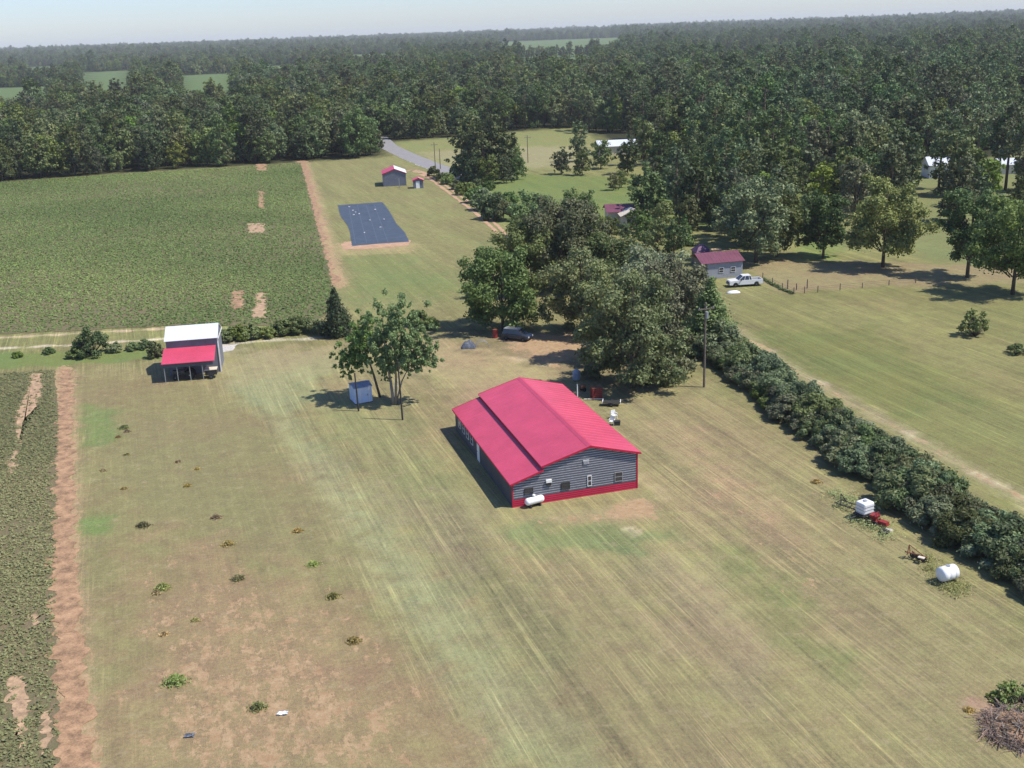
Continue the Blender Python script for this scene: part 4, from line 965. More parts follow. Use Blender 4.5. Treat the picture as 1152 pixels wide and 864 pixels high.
# propane tank at the front wall
tx, ty = gp(601.5, 569.5)
pt = thing('propane_tank', 'white horizontal gas tank in front of the red skirt of the large shed', 'tank', (tx, ty, 0), ang(gp(590, 572), gp(612, 566)))
mb = MB(); r_ = .35; prof = []
for k in range(7): a_ = k/6*math.pi/2; prof.append((max(.02, r_*math.sin(a_)), -.72-r_*.8*math.cos(a_)))
prof += [(p[0], -p[1]) for p in reversed(prof)]
mb.lathe(prof, 20, 'X', (0, 0, .62)); mb.build('vessel', M['white'], pt, smooth=True)
mb = MB(); mb.lathe([(.14, 0), (.15, .16), (.10, .22)], 12, 'Z', (-.05, 0, 1.0)); mb.build('dome_lid', M['white'], pt)
for s in (-.5, .5):
    mb = MB(); mb.box(s-.07, s+.07, -.28, .28, 0, .28); mb.build('foot', M['dark'], pt)

# equipment shed with red lean-to and white upper roof
so = gp(186.8, 431); sr_ = R(9)
sh = thing('equipment_shed', 'small shed with white roof and open red lean-to, machinery parked beneath', 'shed', (so[0], so[1], 0), sr_)
roof_panel('lean_to_roof', (-.25, -.25, 2.62), (6.45, -.25, 2.62), (6.45, 3.25, 3.75), (-.25, 3.25, 3.75), sh, M['roof_red'], .8)
mb = MB(); mb.box(-.1, 6.2, -.12, -.06, 2.05, 2.52); mb.build('fascia_board', M['siding'], sh)
for x in (0, 1.6, 3.2, 4.8):
    mb = MB(); mb.box(x-.045, x+.045, -.05, .04, 0, 2.5); mb.build('post', M['steel'], sh)
mb = MB(); mb.box(.1, 6.7, 3.3, 3.38, 0, 4.75); mb.box(.1, .18, 3.38, 8.6, 0, 4.75); mb.box(6.62, 6.7, 3.38, 8.6, 0, 4.75); mb.box(.1, 6.7, 8.6, 8.68, 0, 4.75)
for xx in (.1, 6.62): mb.add([(xx, 3.3, 4.75), (xx, 8.68, 4.75), (xx, 6.0, 5.95), (xx+.08, 3.3, 4.75), (xx+.08, 8.68, 4.75), (xx+.08, 6.0, 5.95)], [(0, 1, 2), (5, 4, 3), (0, 3, 4, 1), (1, 4, 5, 2), (2, 5, 3, 0)])
for k in range(22): mb.box(.12+k*.3, .26+k*.3, 3.27, 3.3, 3.9, 4.72)
mb.build('wall', M['siding_plain'], sh)
roof_panel('front_roof_slope', (-.05, 3.05, 4.78), (6.85, 3.05, 4.78), (6.85, 6.0, 6.05), (-.05, 6.0, 6.05), sh, M['white_metal'], .9)
roof_panel('rear_roof_slope', (6.85, 8.9, 4.78), (-.05, 8.9, 4.78), (-.05, 6.0, 6.05), (6.85, 6.0, 6.05), sh, M['white_metal'], .9)
mb = MB(); mb.box(6.70, 6.84, 3.2, 3.4, 0, 4.7); mb.box(6.86, 6.9, 3.05, 8.9, 4.55, 4.75); mb.build('corner_trim', M['white'], sh)
mb = MB(); mb.box(-.12, -.06, .1, 3.25, 1.9, 2.6, tilt=None); mb.build('side_panel', M['roof_red_dark'], sh)

# riding tractor and cream trailer in the shed
def wheel(parent, x, y, z, r, wd, name='wheel', rim='steel'):
    mb = MB(); mb.lathe([(r*.6, -wd/2), (r*.96, -wd/2), (r, -wd/4), (r, wd/4), (r*.96, wd/2), (r*.6, wd/2)], 20, 'Y', (x, y, z)); o = mb.build(name, M['black'], parent)
    mb = MB(); mb.lathe([(r*.58, -wd*.42), (r*.6, wd*.42)], 14, 'Y', (x, y, z)); mb.lathe([(r*.15, -wd*.55), (r*.15, wd*.55)], 8, 'Y', (x, y, z)); mb.build('rim', M[rim], o)
    return o
p = lpt(so, sr_, 2.3, 1.3)
tr = thing('tractor', 'dark old tractor parked in the shade of the open red lean-to', 'tractor', (*p, 0), sr_+R(180))
mb = MB(); mb.box(-.1, 1.5, -.3, .3, .75, 1.25); mb.box(-.9, -.1, -.35, .35, .6, .85); mb.box(1.35, 1.52, -.28, .28, .55, .75); mb.build('body', M['car_dark'], tr, bevel=.04)
for s in (-1, 1): wheel(tr, -.7, s*.62, .65, .65, .34); wheel(tr, 1.15, s*.52, .36, .36, .2)
mb = MB(); mb.box(-.75, -.3, -.24, .24, .95, 1.05); mb.box(-.82, -.75, -.24, .24, .95, 1.4); mb.build('seat', M['black'], tr)
mb = MB(); mb.tube((.0, 0, 1.1), (-.2, 0, 1.45), .025); mb.lathe([(.2, -.015), (.2, .015)], 14, 'Z', (-.22, 0, 1.46)); mb.build('steering_wheel', M['black'], tr)
p = lpt(so, sr_, 5.75, .9)
cr_ = thing('cargo_trailer', 'small cream topped utility trailer under the right end of the red lean-to', 'trailer', (*p, 0), sr_)
mb = MB(); mb.box(-.75, .75, -.6, .6, .5, 1.15); mb.build('box', M['dark'], cr_, bevel=.03); mb = MB(); mb.box(-.8, .8, -.66, .66, 1.17, 1.27); mb.build('lid', M['cream'], cr_, bevel=.03)
for s in (-1, 1): wheel(cr_, 0, s*.75, .32, .32, .2)
mb = MB(); mb.tube((-.75, 0, .5), (-1.5, 0, .4), .04); mb.build('drawbar', M['dark'], cr_)

# pale blue garden shed
p0 = gp(400, 455); p1 = gp(419, 451.7); gr = ang(p0, p1)
gs = thing('garden_shed', 'small pale blue metal shed under the leaning tree', 'shed', (*p0, 0), gr)
mb = MB(); mb.box(0, 2.15, 0, 2.3, .05, 2.0)
for k in range(8): mb.box(k*.27+.04, k*.27+.14, -.02, 0, .05, 2.0); mb.box(-.02, 0, k*.28+.05, k*.28+.15, .05, 2.0)
mb.build('wall', M['blue_shed'], gs)
roof_panel('front_roof_slope', (-.1, -.12, 2.02), (2.25, -.12, 2.02), (2.25, 1.15, 2.36), (-.1, 1.15, 2.36), gs, M['blue_roof'], .3, .04)
roof_panel('rear_roof_slope', (2.25, 2.42, 2.02), (-.1, 2.42, 2.02), (-.1, 1.15, 2.36), (2.25, 1.15, 2.36), gs, M['blue_roof'], .3, .04)
mb = MB()
for (x0, x1, z0, z1) in ((.62, .72, .06, 1.9), (1.72, 1.82, .06, 1.9), (.72, 1.72, 1.8, 1.9)): mb.box(x0, x1, -.06, -.02, z0, z1)
mb.build('door_frame', M['white'], gs); mb = MB(); mb.box(.73, 1.71, -.035, -.02, .08, 1.79); dd = mb.build('door', M['blue_shed'], gs); mb = MB(); mb.box(1.55, 1.6, -.07, -.035, .9, 1.1); mb.build('handle', M['dark'], dd)
mb = MB(); mb.box(-.05, 2.2, -.05, 2.35, 0, .05); mb.build('base', M['dark'], gs)

# grey shed with red and white roof slopes in the far plot
def gable_shed(name, label, cat, o, rot, w_, d_, he, hr, rx, ml, mr, wall, trim='roof_red_dark', ov=.25):
    t = thing(name, label, cat, (*o, 0), rot)
    mb = MB(); mb.box(0, w_, .08, d_-.08, 0, he)
    for yy in (0.0, d_): 
        y1 = yy+(.08 if yy == 0 else -.08)
        mb.add([(0, yy, 0), (w_, yy, 0), (w_, yy, he), (rx, yy, hr), (0, yy, he), (0, y1, 0), (w_, y1, 0), (w_, y1, he), (rx, y1, hr), (0, y1, he)], [(0, 1, 2, 3, 4), (9, 8, 7, 6, 5), (0, 5, 6, 1), (1, 6, 7, 2), (2, 7, 8, 3), (3, 8, 9, 4), (4, 9, 5, 0)])
    n = int(he/.3)
    for k in range(n): mb.box(.02, w_-.02, -.03, 0, k*.3+.05, k*.3+.2)
    mb.build('wall', M[wall], t)
    k = (hr-he)/rx; k2 = (hr-he)/(w_-rx)
    roof_panel('left_roof_slope', (-ov, d_+ov, he-ov*k+.1), (-ov, -ov, he-ov*k+.1), (rx, -ov, hr+.1), (rx, d_+ov, hr+.1), t, M[ml])
    roof_panel('right_roof_slope', (w_+ov, -ov, he-ov*k2+.1), (w_+ov, d_+ov, he-ov*k2+.1), (rx, d_+ov, hr+.1), (rx, -ov, hr+.1), t, M[mr])
    mb = MB(); rake(mb, -ov, he-ov*k+.1, rx, hr+.1, -ov-.005, .2); rake(mb, rx, hr+.1, w_+ov, he-ov*k2+.1, -ov-.005, .2); mb.build('trim', M[trim], t)
    return t
p0 = gp(431.5, 210); p1 = gp(457.4, 208.6)
g1 = gable_shed('storage_shed', 'grey storage shed with red left roof slope and white right slope beside the sandy lane', 'shed', p0, ang(p0, p1), math.dist(p0, p1), 9.0, 3.6, 4.9, 3.5, 'roof_red', 'white_metal', 'siding_plain')
ox, oy = gp(449.5, 211.5)
o = MB(); o.box(-.09, .09, -.09, .09, 0, 2.8); tag(o.build('post', M['steel']), 'pale post in front of the grey storage shed', 'post'); bpy.data.objects[-1] if False else None
bpy.data.objects['post.004' if 'post.004' in bpy.data.objects else 'post'].location = (ox, oy, 0)
p0 = gp(465.5, 212.2); p1 = gp(476.5, 211.6)
g2 = gable_shed('well_house', 'tiny outbuilding with red roof and white door right of the grey storage shed', 'shed', p0, ang(p0, p1), math.dist(p0, p1), 2.6, 2.3, 2.9, 1.5, 'roof_red', 'roof_red', 'siding_plain', ov=.3)
mb = MB(); mb.box(.7, 1.75, -.07, -.035, .05, 2.0); dd = mb.build('door', M['white'], g2); mb = MB(); mb.box(1.6, 1.66, -.1, -.07, .9, 1.05); mb.build('handle', M['dark'], dd)

# garage with purple roof
p0 = gp(790, 315); p1 = gp(835, 311); gr = ang(p0, p1)
ga = thing('garage', 'grey sided garage with dull purple roof behind the white pickup', 'garage', (*p0, 0), gr)
gw = math.dist(p0, p1)
mb = MB(); lap_wall(mb, lambda z: (.9, gw), 0, 0, 2.9, .22); mb.build('front_wall', [M['siding_grey'], M['sunlit_edge_and_vent']], ga)
mb = MB(); mb.box(gw-.08, gw, .05, 5.9, 0, 2.85); mb.box(0.9, gw, 5.9, 5.98, 0, 2.85); mb.box(.9, .98, .05, 5.9, 0, 2.85); mb.build('side_wall', M['siding_plain'], ga)
roof_panel('front_roof_slope', (-.3, -.35, 2.85), (gw+.3, -.35, 2.85), (gw+.3, 3.0, 4.1), (-.3, 3.0, 4.1), ga, M['purple'], .7)
roof_panel('rear_roof_slope', (gw+.3, 6.3, 2.85), (-.3, 6.3, 2.85), (-.3, 3.0, 4.1), (gw+.3, 3.0, 4.1), ga, M['purple'], .7)
mb = MB(); mb.box(-.1, .02, -.1, .02, 0, 2.8); mb.build('porch_post', M['white'], ga)
window(ga, 3.0, 1.0, .9, .9, -.03); window(ga, 5.2, 1.0, .9, .9, -.03)
p = gp(784, 300)
ho = thing('outbuilding', 'small dark purple roofed outbuilding behind the left end of the garage', 'outbuilding', (*p, 0), gr)
mb = MB(); mb.box(0, 2.6, 0, 2.6, 0, 2.6); mb.build('wall', M['siding'], ho)
mb = MB(); mb.add([(-.25, -.25, 2.6), (2.85, -.25, 2.6), (2.85, 2.85, 2.6), (-.25, 2.85, 2.6), (.8, 1.0, 3.7), (1.8, 1.0, 3.7), (1.8, 1.6, 3.7), (.8, 1.6, 3.7)], [(3, 2, 1, 0), (0, 1, 5, 4), (1, 2, 6, 5), (2, 3, 7, 6), (3, 0, 4, 7), (4, 5, 6, 7)]); mb.build('hip_roof', M['purple_dark'], ho)
p = gp(801, 302)
tb = thing('plywood_crate', 'tan wooden box standing behind the purple garage roof', 'crate', (*p, 0), gr)
mb = MB(); mb.box(0, 1.8, 0, 1.2, 0, 3.3); mb.build('body', M['tan'], tb); mb = MB(); mb.box(-.06, 1.86, -.06, 1.26, 3.303, 3.39); mb.build('lid', M['tan'], tb)

# house with purple roof and pale wing among the trees
p = gp(686, 256); hr_ = R(2)
hs_ = thing('house', 'house with purple roof and pale wing roof half hidden by the grove', 'house', (*p, 0), hr_)
mb = MB(); mb.box(0, 8.2, 2.5, 8.5, 0, 3.0); mb.box(2.5, 7.6, -2.2, 2.5, 0, 2.7); mb.build('wall', M['cream'], hs_)
roof_panel('rear_roof', (-.5, 2.0, 3.0), (8.8, 2.0, 3.0), (8.8, 5.5, 4.3), (-.5, 5.5, 4.3), hs_, M['purple'], .8)
roof_panel('rear_roof_back', (8.8, 9.0, 3.0), (-.5, 9.0, 3.0), (-.5, 5.5, 4.3), (8.8, 5.5, 4.3), hs_, M['purple'], .8)
roof_panel('wing_roof', (2.0, 3.2, 2.72), (2.0, -2.6, 2.72), (5.0, -2.6, 3.9), (5.0, 3.2, 3.9), hs_, M['cream'], .6)
roof_panel('wing_roof', (8.1, -2.6, 2.72), (8.1, 3.2, 2.72), (5.0, 3.2, 3.9), (5.0, -2.6, 3.9), hs_, M['cream'], .6)
window(hs_, 3.4, 1.0, 1.0, 1.1, -2.2); window(hs_, 5.8, 1.0, 1.0, 1.1, -2.2)

# distant buildings
def far_house(name, label, px, py, w_, d_, he, hr, wall, roof, rot, nwin=3):
    p = gp(px, py); t = thing(name, label, 'house', (*p, 0), rot)
    mb = MB(); mb.box(0, w_, 0, d_, 0, he)
    for xx in (0, w_-.1): mb.add([(xx, 0, he), (xx, d_, he), (xx, d_/2, hr), (xx+.1, 0, he), (xx+.1, d_, he), (xx+.1, d_/2, hr)], [(0, 1, 2), (5, 4, 3), (1, 4, 5, 2), (2, 5, 3, 0)])
    mb.build('wall', M[wall], t)
    k = (hr-he)/(d_/2)
    roof_panel('front_roof_slope', (-.4, -.4, he-.4*k+.08), (w_+.4, -.4, he-.4*k+.08), (w_+.4, d_/2, hr+.08), (-.4, d_/2, hr+.08), t, M[roof], 1.2)
    roof_panel('rear_roof_slope', (w_+.4, d_+.4, he-.4*k+.08), (-.4, d_+.4, he-.4*k+.08), (-.4, d_/2, hr+.08), (w_+.4, d_/2, hr+.08), t, M[roof], 1.2)
    for i in range(nwin): window(t, w_*(i+.5)/nwin-.5, 1.0, 1.0, 1.2, 0)
    return t
far_house('farmhouse', 'low building with white metal roof among trees at the far edge of the green lot', 674, 175, 13, 9, 3.0, 4.6, 'cream', 'white_metal', R(3))
far_house('farmhouse', 'white house glimpsed between pines at the upper right', 1045, 201, 10, 7, 3.6, 5.4, 'white', 'white_metal', R(-4))
far_house('farmhouse', 'low pale roofed building at the right picture edge behind the pine pair', 1125, 196, 11, 7, 2.6, 3.8, 'cream', 'white_metal', R(-4))

# dark ground cloth over the vegetable plot
cl_ = sheet('ground_cloth', [(380, 231), (430, 227.5), (437, 236), (441, 243), (446, 252), (456, 262), (460, 272), (430, 274), (396, 277), (394, 262), (391, 254), (383, 243)], 0.04, M['fabric'], .8, .12, kind=None)
tag(cl_, 'large dark blue ground cloth spread over a plot left of the sandy lane', 'ground cloth')
mb = MB()
for px_ in (392, 402, 412, 421): 
    a_ = gp(px_, 230.5); b_ = gp(px_+ (px_-385)*.28+6, 274); mb.slab((a_[0]-.06, a_[1], .052), (a_[0]+.06, a_[1], .052), (b_[0]+.06, b_[1], .052), (b_[0]-.06, b_[1], .052), .006)
mb.build('seam', M['blue_tarp'], cl_)
for i, (px_, py_) in enumerate([(393, 233), (397, 237), (400, 239), (398, 242), (404, 241), (416, 248), (428, 256), (410, 262), (432, 247), (422, 236)]):
    x_, y_ = gp(px_, py_); mb = MB(); mb.box(-.22, .22, -.12, .12, 0, .12, rot=i*1.1, at=(x_, y_, .05)); o = mb.build('sandbag', M['white'], None, bevel=.04)
    tag(o, 'small white weight lying on the dark ground cloth', 'sandbag', 'white weights on the ground cloth')

# ------------------------------------------------------------------ poles and fence
def utility_pole(px, py, H, label, arm=True, r=.15, drop=True):
    x, y = gp(px, py); t = thing('utility_pole', label, 'utility pole', (x, y, 0), R(20))
    mb = MB(); mb.tube((0, 0, -.4), (0, 0, H), r, r*.68, 10); mb.build('shaft', M['wood_pole'], t, smooth=False)
    if arm:
        mb = MB(); mb.box(-1.1, 1.1, -.2, -.1, H-.85, H-.72); mb.build('crossarm', M['wood_pole'], t)
        for s in (-.95, 0, .95):
            mb = MB(); mb.lathe([(.03, 0), (.07, .06), (.05, .14), (.02, .2)], 8, 'Z', (s, -.15, H-.72)); mb.build('insulator', M['steel'], t)
    if drop:
        mb = MB(); mb.tube((0, -.32, H-1.9), (0, -.32, H-1.1), .2, .2, 12); mb.build('transformer', M['steel'], t)
    return t
utility_pole(792, 435.5, 10.6, 'tall wooden utility pole at the near end of the hedgerow')
utility_pole(490, 192, 9.0, 'left of two close wooden utility poles by the road', True, drop=False)
utility_pole(495.5, 190, 6.5, 'shorter right of two close wooden poles by the road', False, drop=False)
utility_pole(594, 183, 9.0, 'wooden utility pole standing in the meadow right of the dark clump', True, drop=False)
for (px_, py_, H, lb) in ((453, 472.5, 7.2, 'thin dark pole in front of the multi stemmed tree'), (403.5, 462.5, 4.6, 'short dark pole in front of the pale blue shed')):
    x_, y_ = gp(px_, py_); t = thing('pole', lb, 'pole', (x_, y_, 0)); mb = MB(); mb.tube((0, 0, -.2), (-.1, 0, H), .11, .08, 10); mb.build('shaft', M['dark'], t)
    mb = MB(); mb.lathe([(.1, 0), (.1, .06), (.03, .12)], 10, 'Z', (-.1, 0, H)); mb.build('cap', M['dark'], t)
x_, y_ = gp(649.7, 452); t = thing('pipe_mast', 'pale upright pipe behind the right rear corner of the large red roof', 'mast', (x_, y_, 0)); mb = MB(); mb.tube((0, 0, 0), (0, 0, 2.1), .07, .06, 8); mb.build('pipe', M['white'], t); mb = MB(); mb.lathe([(.09, 0), (.09, .08)], 8, 'Z', (0, 0, 2.1)); mb.build('cap', M['steel'], t)

# fence by the pickup
fpx = [(858, 314), (869, 320), (880, 326), (893, 331), (905, 330), (920, 329), (945, 326.5), (970, 324), (1000, 321), (1030, 318.5)]
FP = gps(fpx); fe = thing('wire_fence', 'low dark post and wire fence running from the pickup across the yard', 'fence', (*FP[0], 0))
for i, q in enumerate(FP):
    dx, dy = q[0]-FP[0][0], q[1]-FP[0][1]; h_ = 1.15 if i < 7 else .9
    mb = MB(); mb.tube((dx, dy, 0), (dx, dy, h_), .08, .07, 7); mb.build('post', M['wood_pole'], fe)
mb = MB()
for i in range(len(FP)-1):
    a_, b_ = FP[i], FP[i+1]
    for z_ in (.3, .6, .9): mb.tube((a_[0]-FP[0][0], a_[1]-FP[0][1], z_), (b_[0]-FP[0][0], b_[1]-FP[0][1], z_), .012, .012, 4)
mb.build('wire', M['dark'], fe)
for (px_, py_, s_, lb) in ((886, 325, 1.5, 'upright dark post behind the fence corner'), (908, 324.5, 1.5, 'upright dark post right of the fence corner'), (896, 326, 1.0, 'short dark post between the two taller posts')):
    x_, y_ = gp(px_, py_); mb = MB(); mb.tube((0, 0, 0), (0, 0, s_), .1, .09, 8); mb.lathe([(.12, s_), (.04, s_+.08)], 8); o = mb.build('fence_post', M['wood_pole']); o.location = (x_, y_, 0); tag(o, lb, 'post', 'posts by the fence')
# grassy weeds under the fence
A = []; B = []
for i in range(3):
    a_, b_ = FP[i], FP[i+1]
    for k in range(60): t_ = rnd.random(); A.append(a_[0]+(b_[0]-a_[0])*t_+rnd.gauss(0, .15)); B.append(a_[1]+(b_[1]-a_[1])*t_+rnd.gauss(0, .15))
tufts('fence_weeds', np.array(A), np.array(B), 0, .45, .3, 6, .22, L['wood'], 51, 'dark weeds grown up under the wire fence by the pickup', 'weeds')

# ------------------------------------------------------------------ vehicles
def pickup(label, x, y, rot):
    t = thing('pickup_truck', label, 'pickup truck', (x, y, 0), rot)
    mb = MB()     # local +x is forward; lower body with wheel arches
    def arch(cx, r, n=7): return [(cx+r*math.cos(math.pi*k/(n-1)), .42+r*math.sin(math.pi*k/(n-1))*.95) for k in range(n)]
    prof = [(2.85, .42), (2.9, .62), (2.86, .95), (2.75, 1.08), (1.35, 1.17), (-2.8, 1.17), (-2.85, .6), (-2.8, .48)]
    low = list(reversed(arch(-1.75, .47)))+list(reversed(arch(1.85, .47)))
    # left and right skins
    def side(y0, y1): mb.prism(prof+low, y0, y1)
    side(-.97, -.80); side(.80, .97)
    mb.box(-.85, 2.78, -.8, .8, .5, 1.05); mb.add([(2.80, -.8, .5), (2.86, -.8, .95), (2.75, -.8, 1.08), (1.35, -.8, 1.17), (1.35, .8, 1.17), (2.75, .8, 1.08), (2.86, .8, .95), (2.80, .8, .5)], [(0, 7, 6, 1), (1, 6, 5, 2), (2, 5, 4, 3)])
    mb.box(-2.84, -2.74, -.8, .8, .55, 1.15)
    mb.build('body', M['car_white'], t)
    mb = MB(); mb.box(-2.74, -.86, -.8, .8, .62, .68); mb.build('bed_floor', M['dark'], t)
    mb = MB()
    v = [(1.35, -.88, 1.16), (-.95, -.88, 1.16), (-.75, -.70, 1.80), (.55, -.70, 1.80), (1.35, .88, 1.16), (-.95, .88, 1.16), (-.75, .70, 1.80), (.55, .70, 1.80)]
    mb.add(v, [(0, 1, 2, 3), (7, 6, 5, 4), (0, 3, 7, 4), (1, 5, 6, 2)]); mb.build('windows', M['glass'], t)
    mb = MB(); mb.box(-.82, .62, -.74, .74, 1.80, 1.87)
    for s in (-1, 1):
        for (a_, b_) in (((1.35, 1.16), (.55, 1.80)), ((.32, 1.16), (.16, 1.80)), ((-.5, 1.16), (-.45, 1.80)), ((-.95, 1.16), (-.75, 1.80))): mb.tube((a_[0], s*.89, a_[1]), (b_[0], s*.715, b_[1]), .045, .045, 6)
    mb.build('cab_roof', M['car_white'], t, bevel=.02)
    for x_ in (1.85, -1.75):
        for s in (-1, 1): wheel(t, x_, s*.84, .38, .38, .25)
    for s in (-1, 1): mb = MB(); mb.box(2.80, 2.90, s*.62-.16, s*.62+.16, .78, .98); mb.build('headlight', M['lamp'], t)
    for s in (-1, 1): mb = MB(); mb.box(-2.88, -2.83, s*.86-.08, s*.86+.08, .75, 1.05); mb.build('tail_light', M['red_paint'], t)
    mb = MB(); mb.box(2.86, 2.98, -.9, .9, .42, .62); mb.build('front_bumper', M['steel'], t, bevel=.02); mb = MB(); mb.box(-2.98, -2.85, -.9, .9, .42, .6); mb.build('rear_bumper', M['steel'], t, bevel=.02)
    mb = MB(); mb.box(2.875, 2.90, -.42, .42, .68, .95); mb.build('grille', M['dark'], t)
    for s in (-1, 1): mb = MB(); mb.box(.85, 1.0, s*1.03-.09, s*1.03+.09, 1.15, 1.32); mb.build('mirror', M['dark'], t)
    return t
pf, pr = gp(827, 323), gp(850, 321.5)
pickup('white double cab pickup parked in front of the grey garage, facing left', (pf[0]+pr[0])/2, (pf[1]+pr[1])/2+.6, ang(pr, pf))
x_, y_ = gp(825, 329.5)
bt = thing('overturned_boat', 'small white overturned hull lying on the grass in front of the pickup', 'boat', (x_, y_, 0), R(8))
mb = MB(); rows = []
for i in range(9):
    t_ = i/8; x0 = -1.2+2.4*t_; hw = .55*math.sqrt(max(.02, 1-abs(2*t_-1)**2.6)); hh = .42*max(.15, 1-abs(2*t_-1)**3)
    rows.append([(x0, -hw, .03), (x0, -hw*.85, hh*.7), (x0, -hw*.3, hh), (x0, hw*.3, hh), (x0, hw*.85, hh*.7), (x0, hw, .03)])
vs = [p for r_ in rows for p in r_]; mb.add(vs, [(i*6+k, i*6+k+1, (i+1)*6+k+1, (i+1)*6+k) for i in range(8) for k in range(5)]+[tuple(range(6)), tuple(reversed(range(48, 54)))]); mb.build('hull', M['white'], bt, smooth=True)
mb = MB(); mb.box(-1.15, 1.15, -.03, .03, .40, .46); mb.build('keel', M['steel'], bt)

# dark car under the grove
x_, y_ = gp(582, 382)
sv = thing('parked_car', 'dark car with shiny hood parked in the shade of the grove', 'car', (x_, y_, 0), R(-28))
mb = MB(); mb.prism([(2.1, .35), (2.15, .75), (1.2, .98), (-2.05, 1.02), (-2.15, .6), (-2.1, .35)], -.88, .88); mb.build('body', M['car_dark'], sv, bevel=.06)
mb = MB(); v = [(1.2, -.8, .98), (-2.0, -.8, 1.0), (-1.8, -.64, 1.62), (.5, -.64, 1.62), (1.2, .8, .98), (-2.0, .8, 1.0), (-1.8, .64, 1.62), (.5, .64, 1.62)]; mb.add(v, [(0, 1, 2, 3), (7, 6, 5, 4), (0, 3, 7, 4), (1, 5, 6, 2)]); mb.build('windows', M['glass'], sv)
mb = MB(); mb.box(-1.85, .55, -.68, .68, 1.62, 1.69); mb.build('roof', M['steel'], sv, bevel=.03)
for xx in (1.35, -1.35):
    for s in (-1, 1): wheel(sv, xx, s*.82, .34, .34, .22)
for s in (-1, 1): mb = MB(); mb.box(2.08, 2.17, s*.6-.15, s*.6+.15, .6, .76); mb.build('headlight', M['lamp'], sv)
# things in the shade left of the car
x_, y_ = gp(557, 380); t = thing('red_drum', 'upright red drum in the shade left of the dark car', 'drum', (x_, y_, 0)); mb = MB(); mb.lathe([(.34, 0), (.36, .05), (.34, .5), (.36, .55), (.34, .6), (.34, 1.2), (.36, 1.25)], 16); mb.build('body', M['red_paint'], t); mb = MB(); mb.lathe([(.33, 1.255), (.33, 1.29), (.08, 1.31)], 16); mb.build('lid', M['rust'], t)
x_, y_ = gp(527, 391)
rg3 = np.random.default_rng(9)
t = thing('tarp_covered_pile', 'blue grey tarp heaped over a low pile at the left foot of the grove', 'tarp', (x_, y_, 0)); mb = MB(); n_ = 12; vs = []
for i in range(n_):
    for j in range(n_):
        a_ = (i/(n_-1)*2-1); b_ = (j/(n_-1)*2-1); h_ = max(0, 1-max(abs(a_), abs(b_))**2.2)*(.95+.25*math.sin(a_*5)*math.cos(b_*4))+rg3.uniform(0, .07)
        vs.append((a_*1.0, b_*.8, max(0.01, h_)))
mb.add(vs, [(i*n_+j, (i+1)*n_+j, (i+1)*n_+j+1, i*n_+j+1) for i in range(n_-1) for j in range(n_-1)]); mb.build('tarp', M['blue_tarp'], t)
x_, y_ = gp(543, 391)
t = thing('hoop_frame', 'low arched metal hoop frame beside the blue grey tarp', 'frame', (x_, y_, 0), R(10))
for k in range(3):
    mb = MB(); pr_ = None
    for i in range(13):
        a_ = math.pi*i/12; q = (math.cos(a_)*.9, k*.5, math.sin(a_)*.9)
        if pr_: mb.tube(pr_, q, .03, .03, 5)
        pr_ = q
    mb.build('hoop', M['steel'], t)
mb = MB(); mb.tube((0, 0, .9), (0, 1.0, .9), .025, .025, 5); mb.build('ridge_bar', M['steel'], t)

# yard items behind the big shed
x_, y_ = gp(648.5, 428); t = thing('storage_tank', 'upright grey blue tank behind the rear corner of the large red roof', 'tank', (x_, y_, 0)); mb = MB(); mb.lathe([(.46, .1), (.48, .3), (.48, 1.1), (.42, 1.3), (.25, 1.42), (.12, 1.46)], 20); mb.build('vessel', M['blue_roof'], t, smooth=True)
for k in range(3): a_ = k*2.09; mb = MB(); mb.box(-.05, .05, -.05, .05, 0, .14, at=(math.cos(a_)*.38, math.sin(a_)*.38, 0)); mb.build('leg', M['dark'], t)
x_, y_ = gp(671, 448); t = thing('red_cage_crate', 'dull red slatted crate against the big grove tree', 'crate', (x_, y_, 0), R(12))
mb = MB()
for xx in (-.55, .55):
    for yy in (-.45, .45): mb.box(xx-.05, xx+.05, yy-.05, yy+.05, 0, 1.35)
mb.build('frame', M['red_paint'], t); mb = MB()
for k in range(5): mb.box(-.5, .5, -.47, -.43, .1+k*.25, .24+k*.25); mb.box(-.5, .5, .43, .47, .1+k*.25, .24+k*.25); mb.box(-.57, -.53, -.4, .4, .1+k*.25, .24+k*.25); mb.box(.53, .57, -.4, .4, .1+k*.25, .24+k*.25)
mb.build('slats', M['red_paint'], t); mb = MB(); mb.box(-.6, .6, -.5, .5, 1.353, 1.40); mb.build('lid', M['rust'], t)
x_, y_ = gp(656, 440); t = thing('garden_tiller', 'dark red tiller standing behind the pale pipe mast', 'tiller', (x_, y_, 0), R(30)); mb = MB(); mb.box(-.35, .35, -.22, .22, .35, .8); mb.build('engine', M['rust'], t, bevel=.05)
mb = MB(); mb.tube((-.3, .18, .6), (-1.0, .25, 1.1), .025); mb.tube((-.3, -.18, .6), (-1.0, -.25, 1.1), .025); mb.tube((-1.0, .25, 1.1), (-1.0, -.25, 1.1), .025); mb.build('handlebar', M['dark'], t)
for s in (-1, 1): wheel(t, 0, s*.3, .25, .25, .14)
x_, y_ = gp(688, 456); t = thing('flat_trailer', 'small dark flat trailer with pale ends in the shade right of the large shed', 'trailer', (x_, y_, 0), R(-10)); mb = MB(); mb.box(-1.0, 1.0, -.5, .5, .38, .46); mb.build('deck', M['dark'], t); mb = MB(); mb.box(-1.06, -1.0, -.5, .5, .36, .62); mb.box(1.0, 1.06, -.5, .5, .36, .62); mb.build('end_board', M['white'], t)
for s in (-1, 1): wheel(t, 0, s*.6, .26, .26, .16)
mb = MB(); mb.tube((1.0, 0, .4), (1.8, 0, .35), .04); mb.build('drawbar', M['dark'], t)
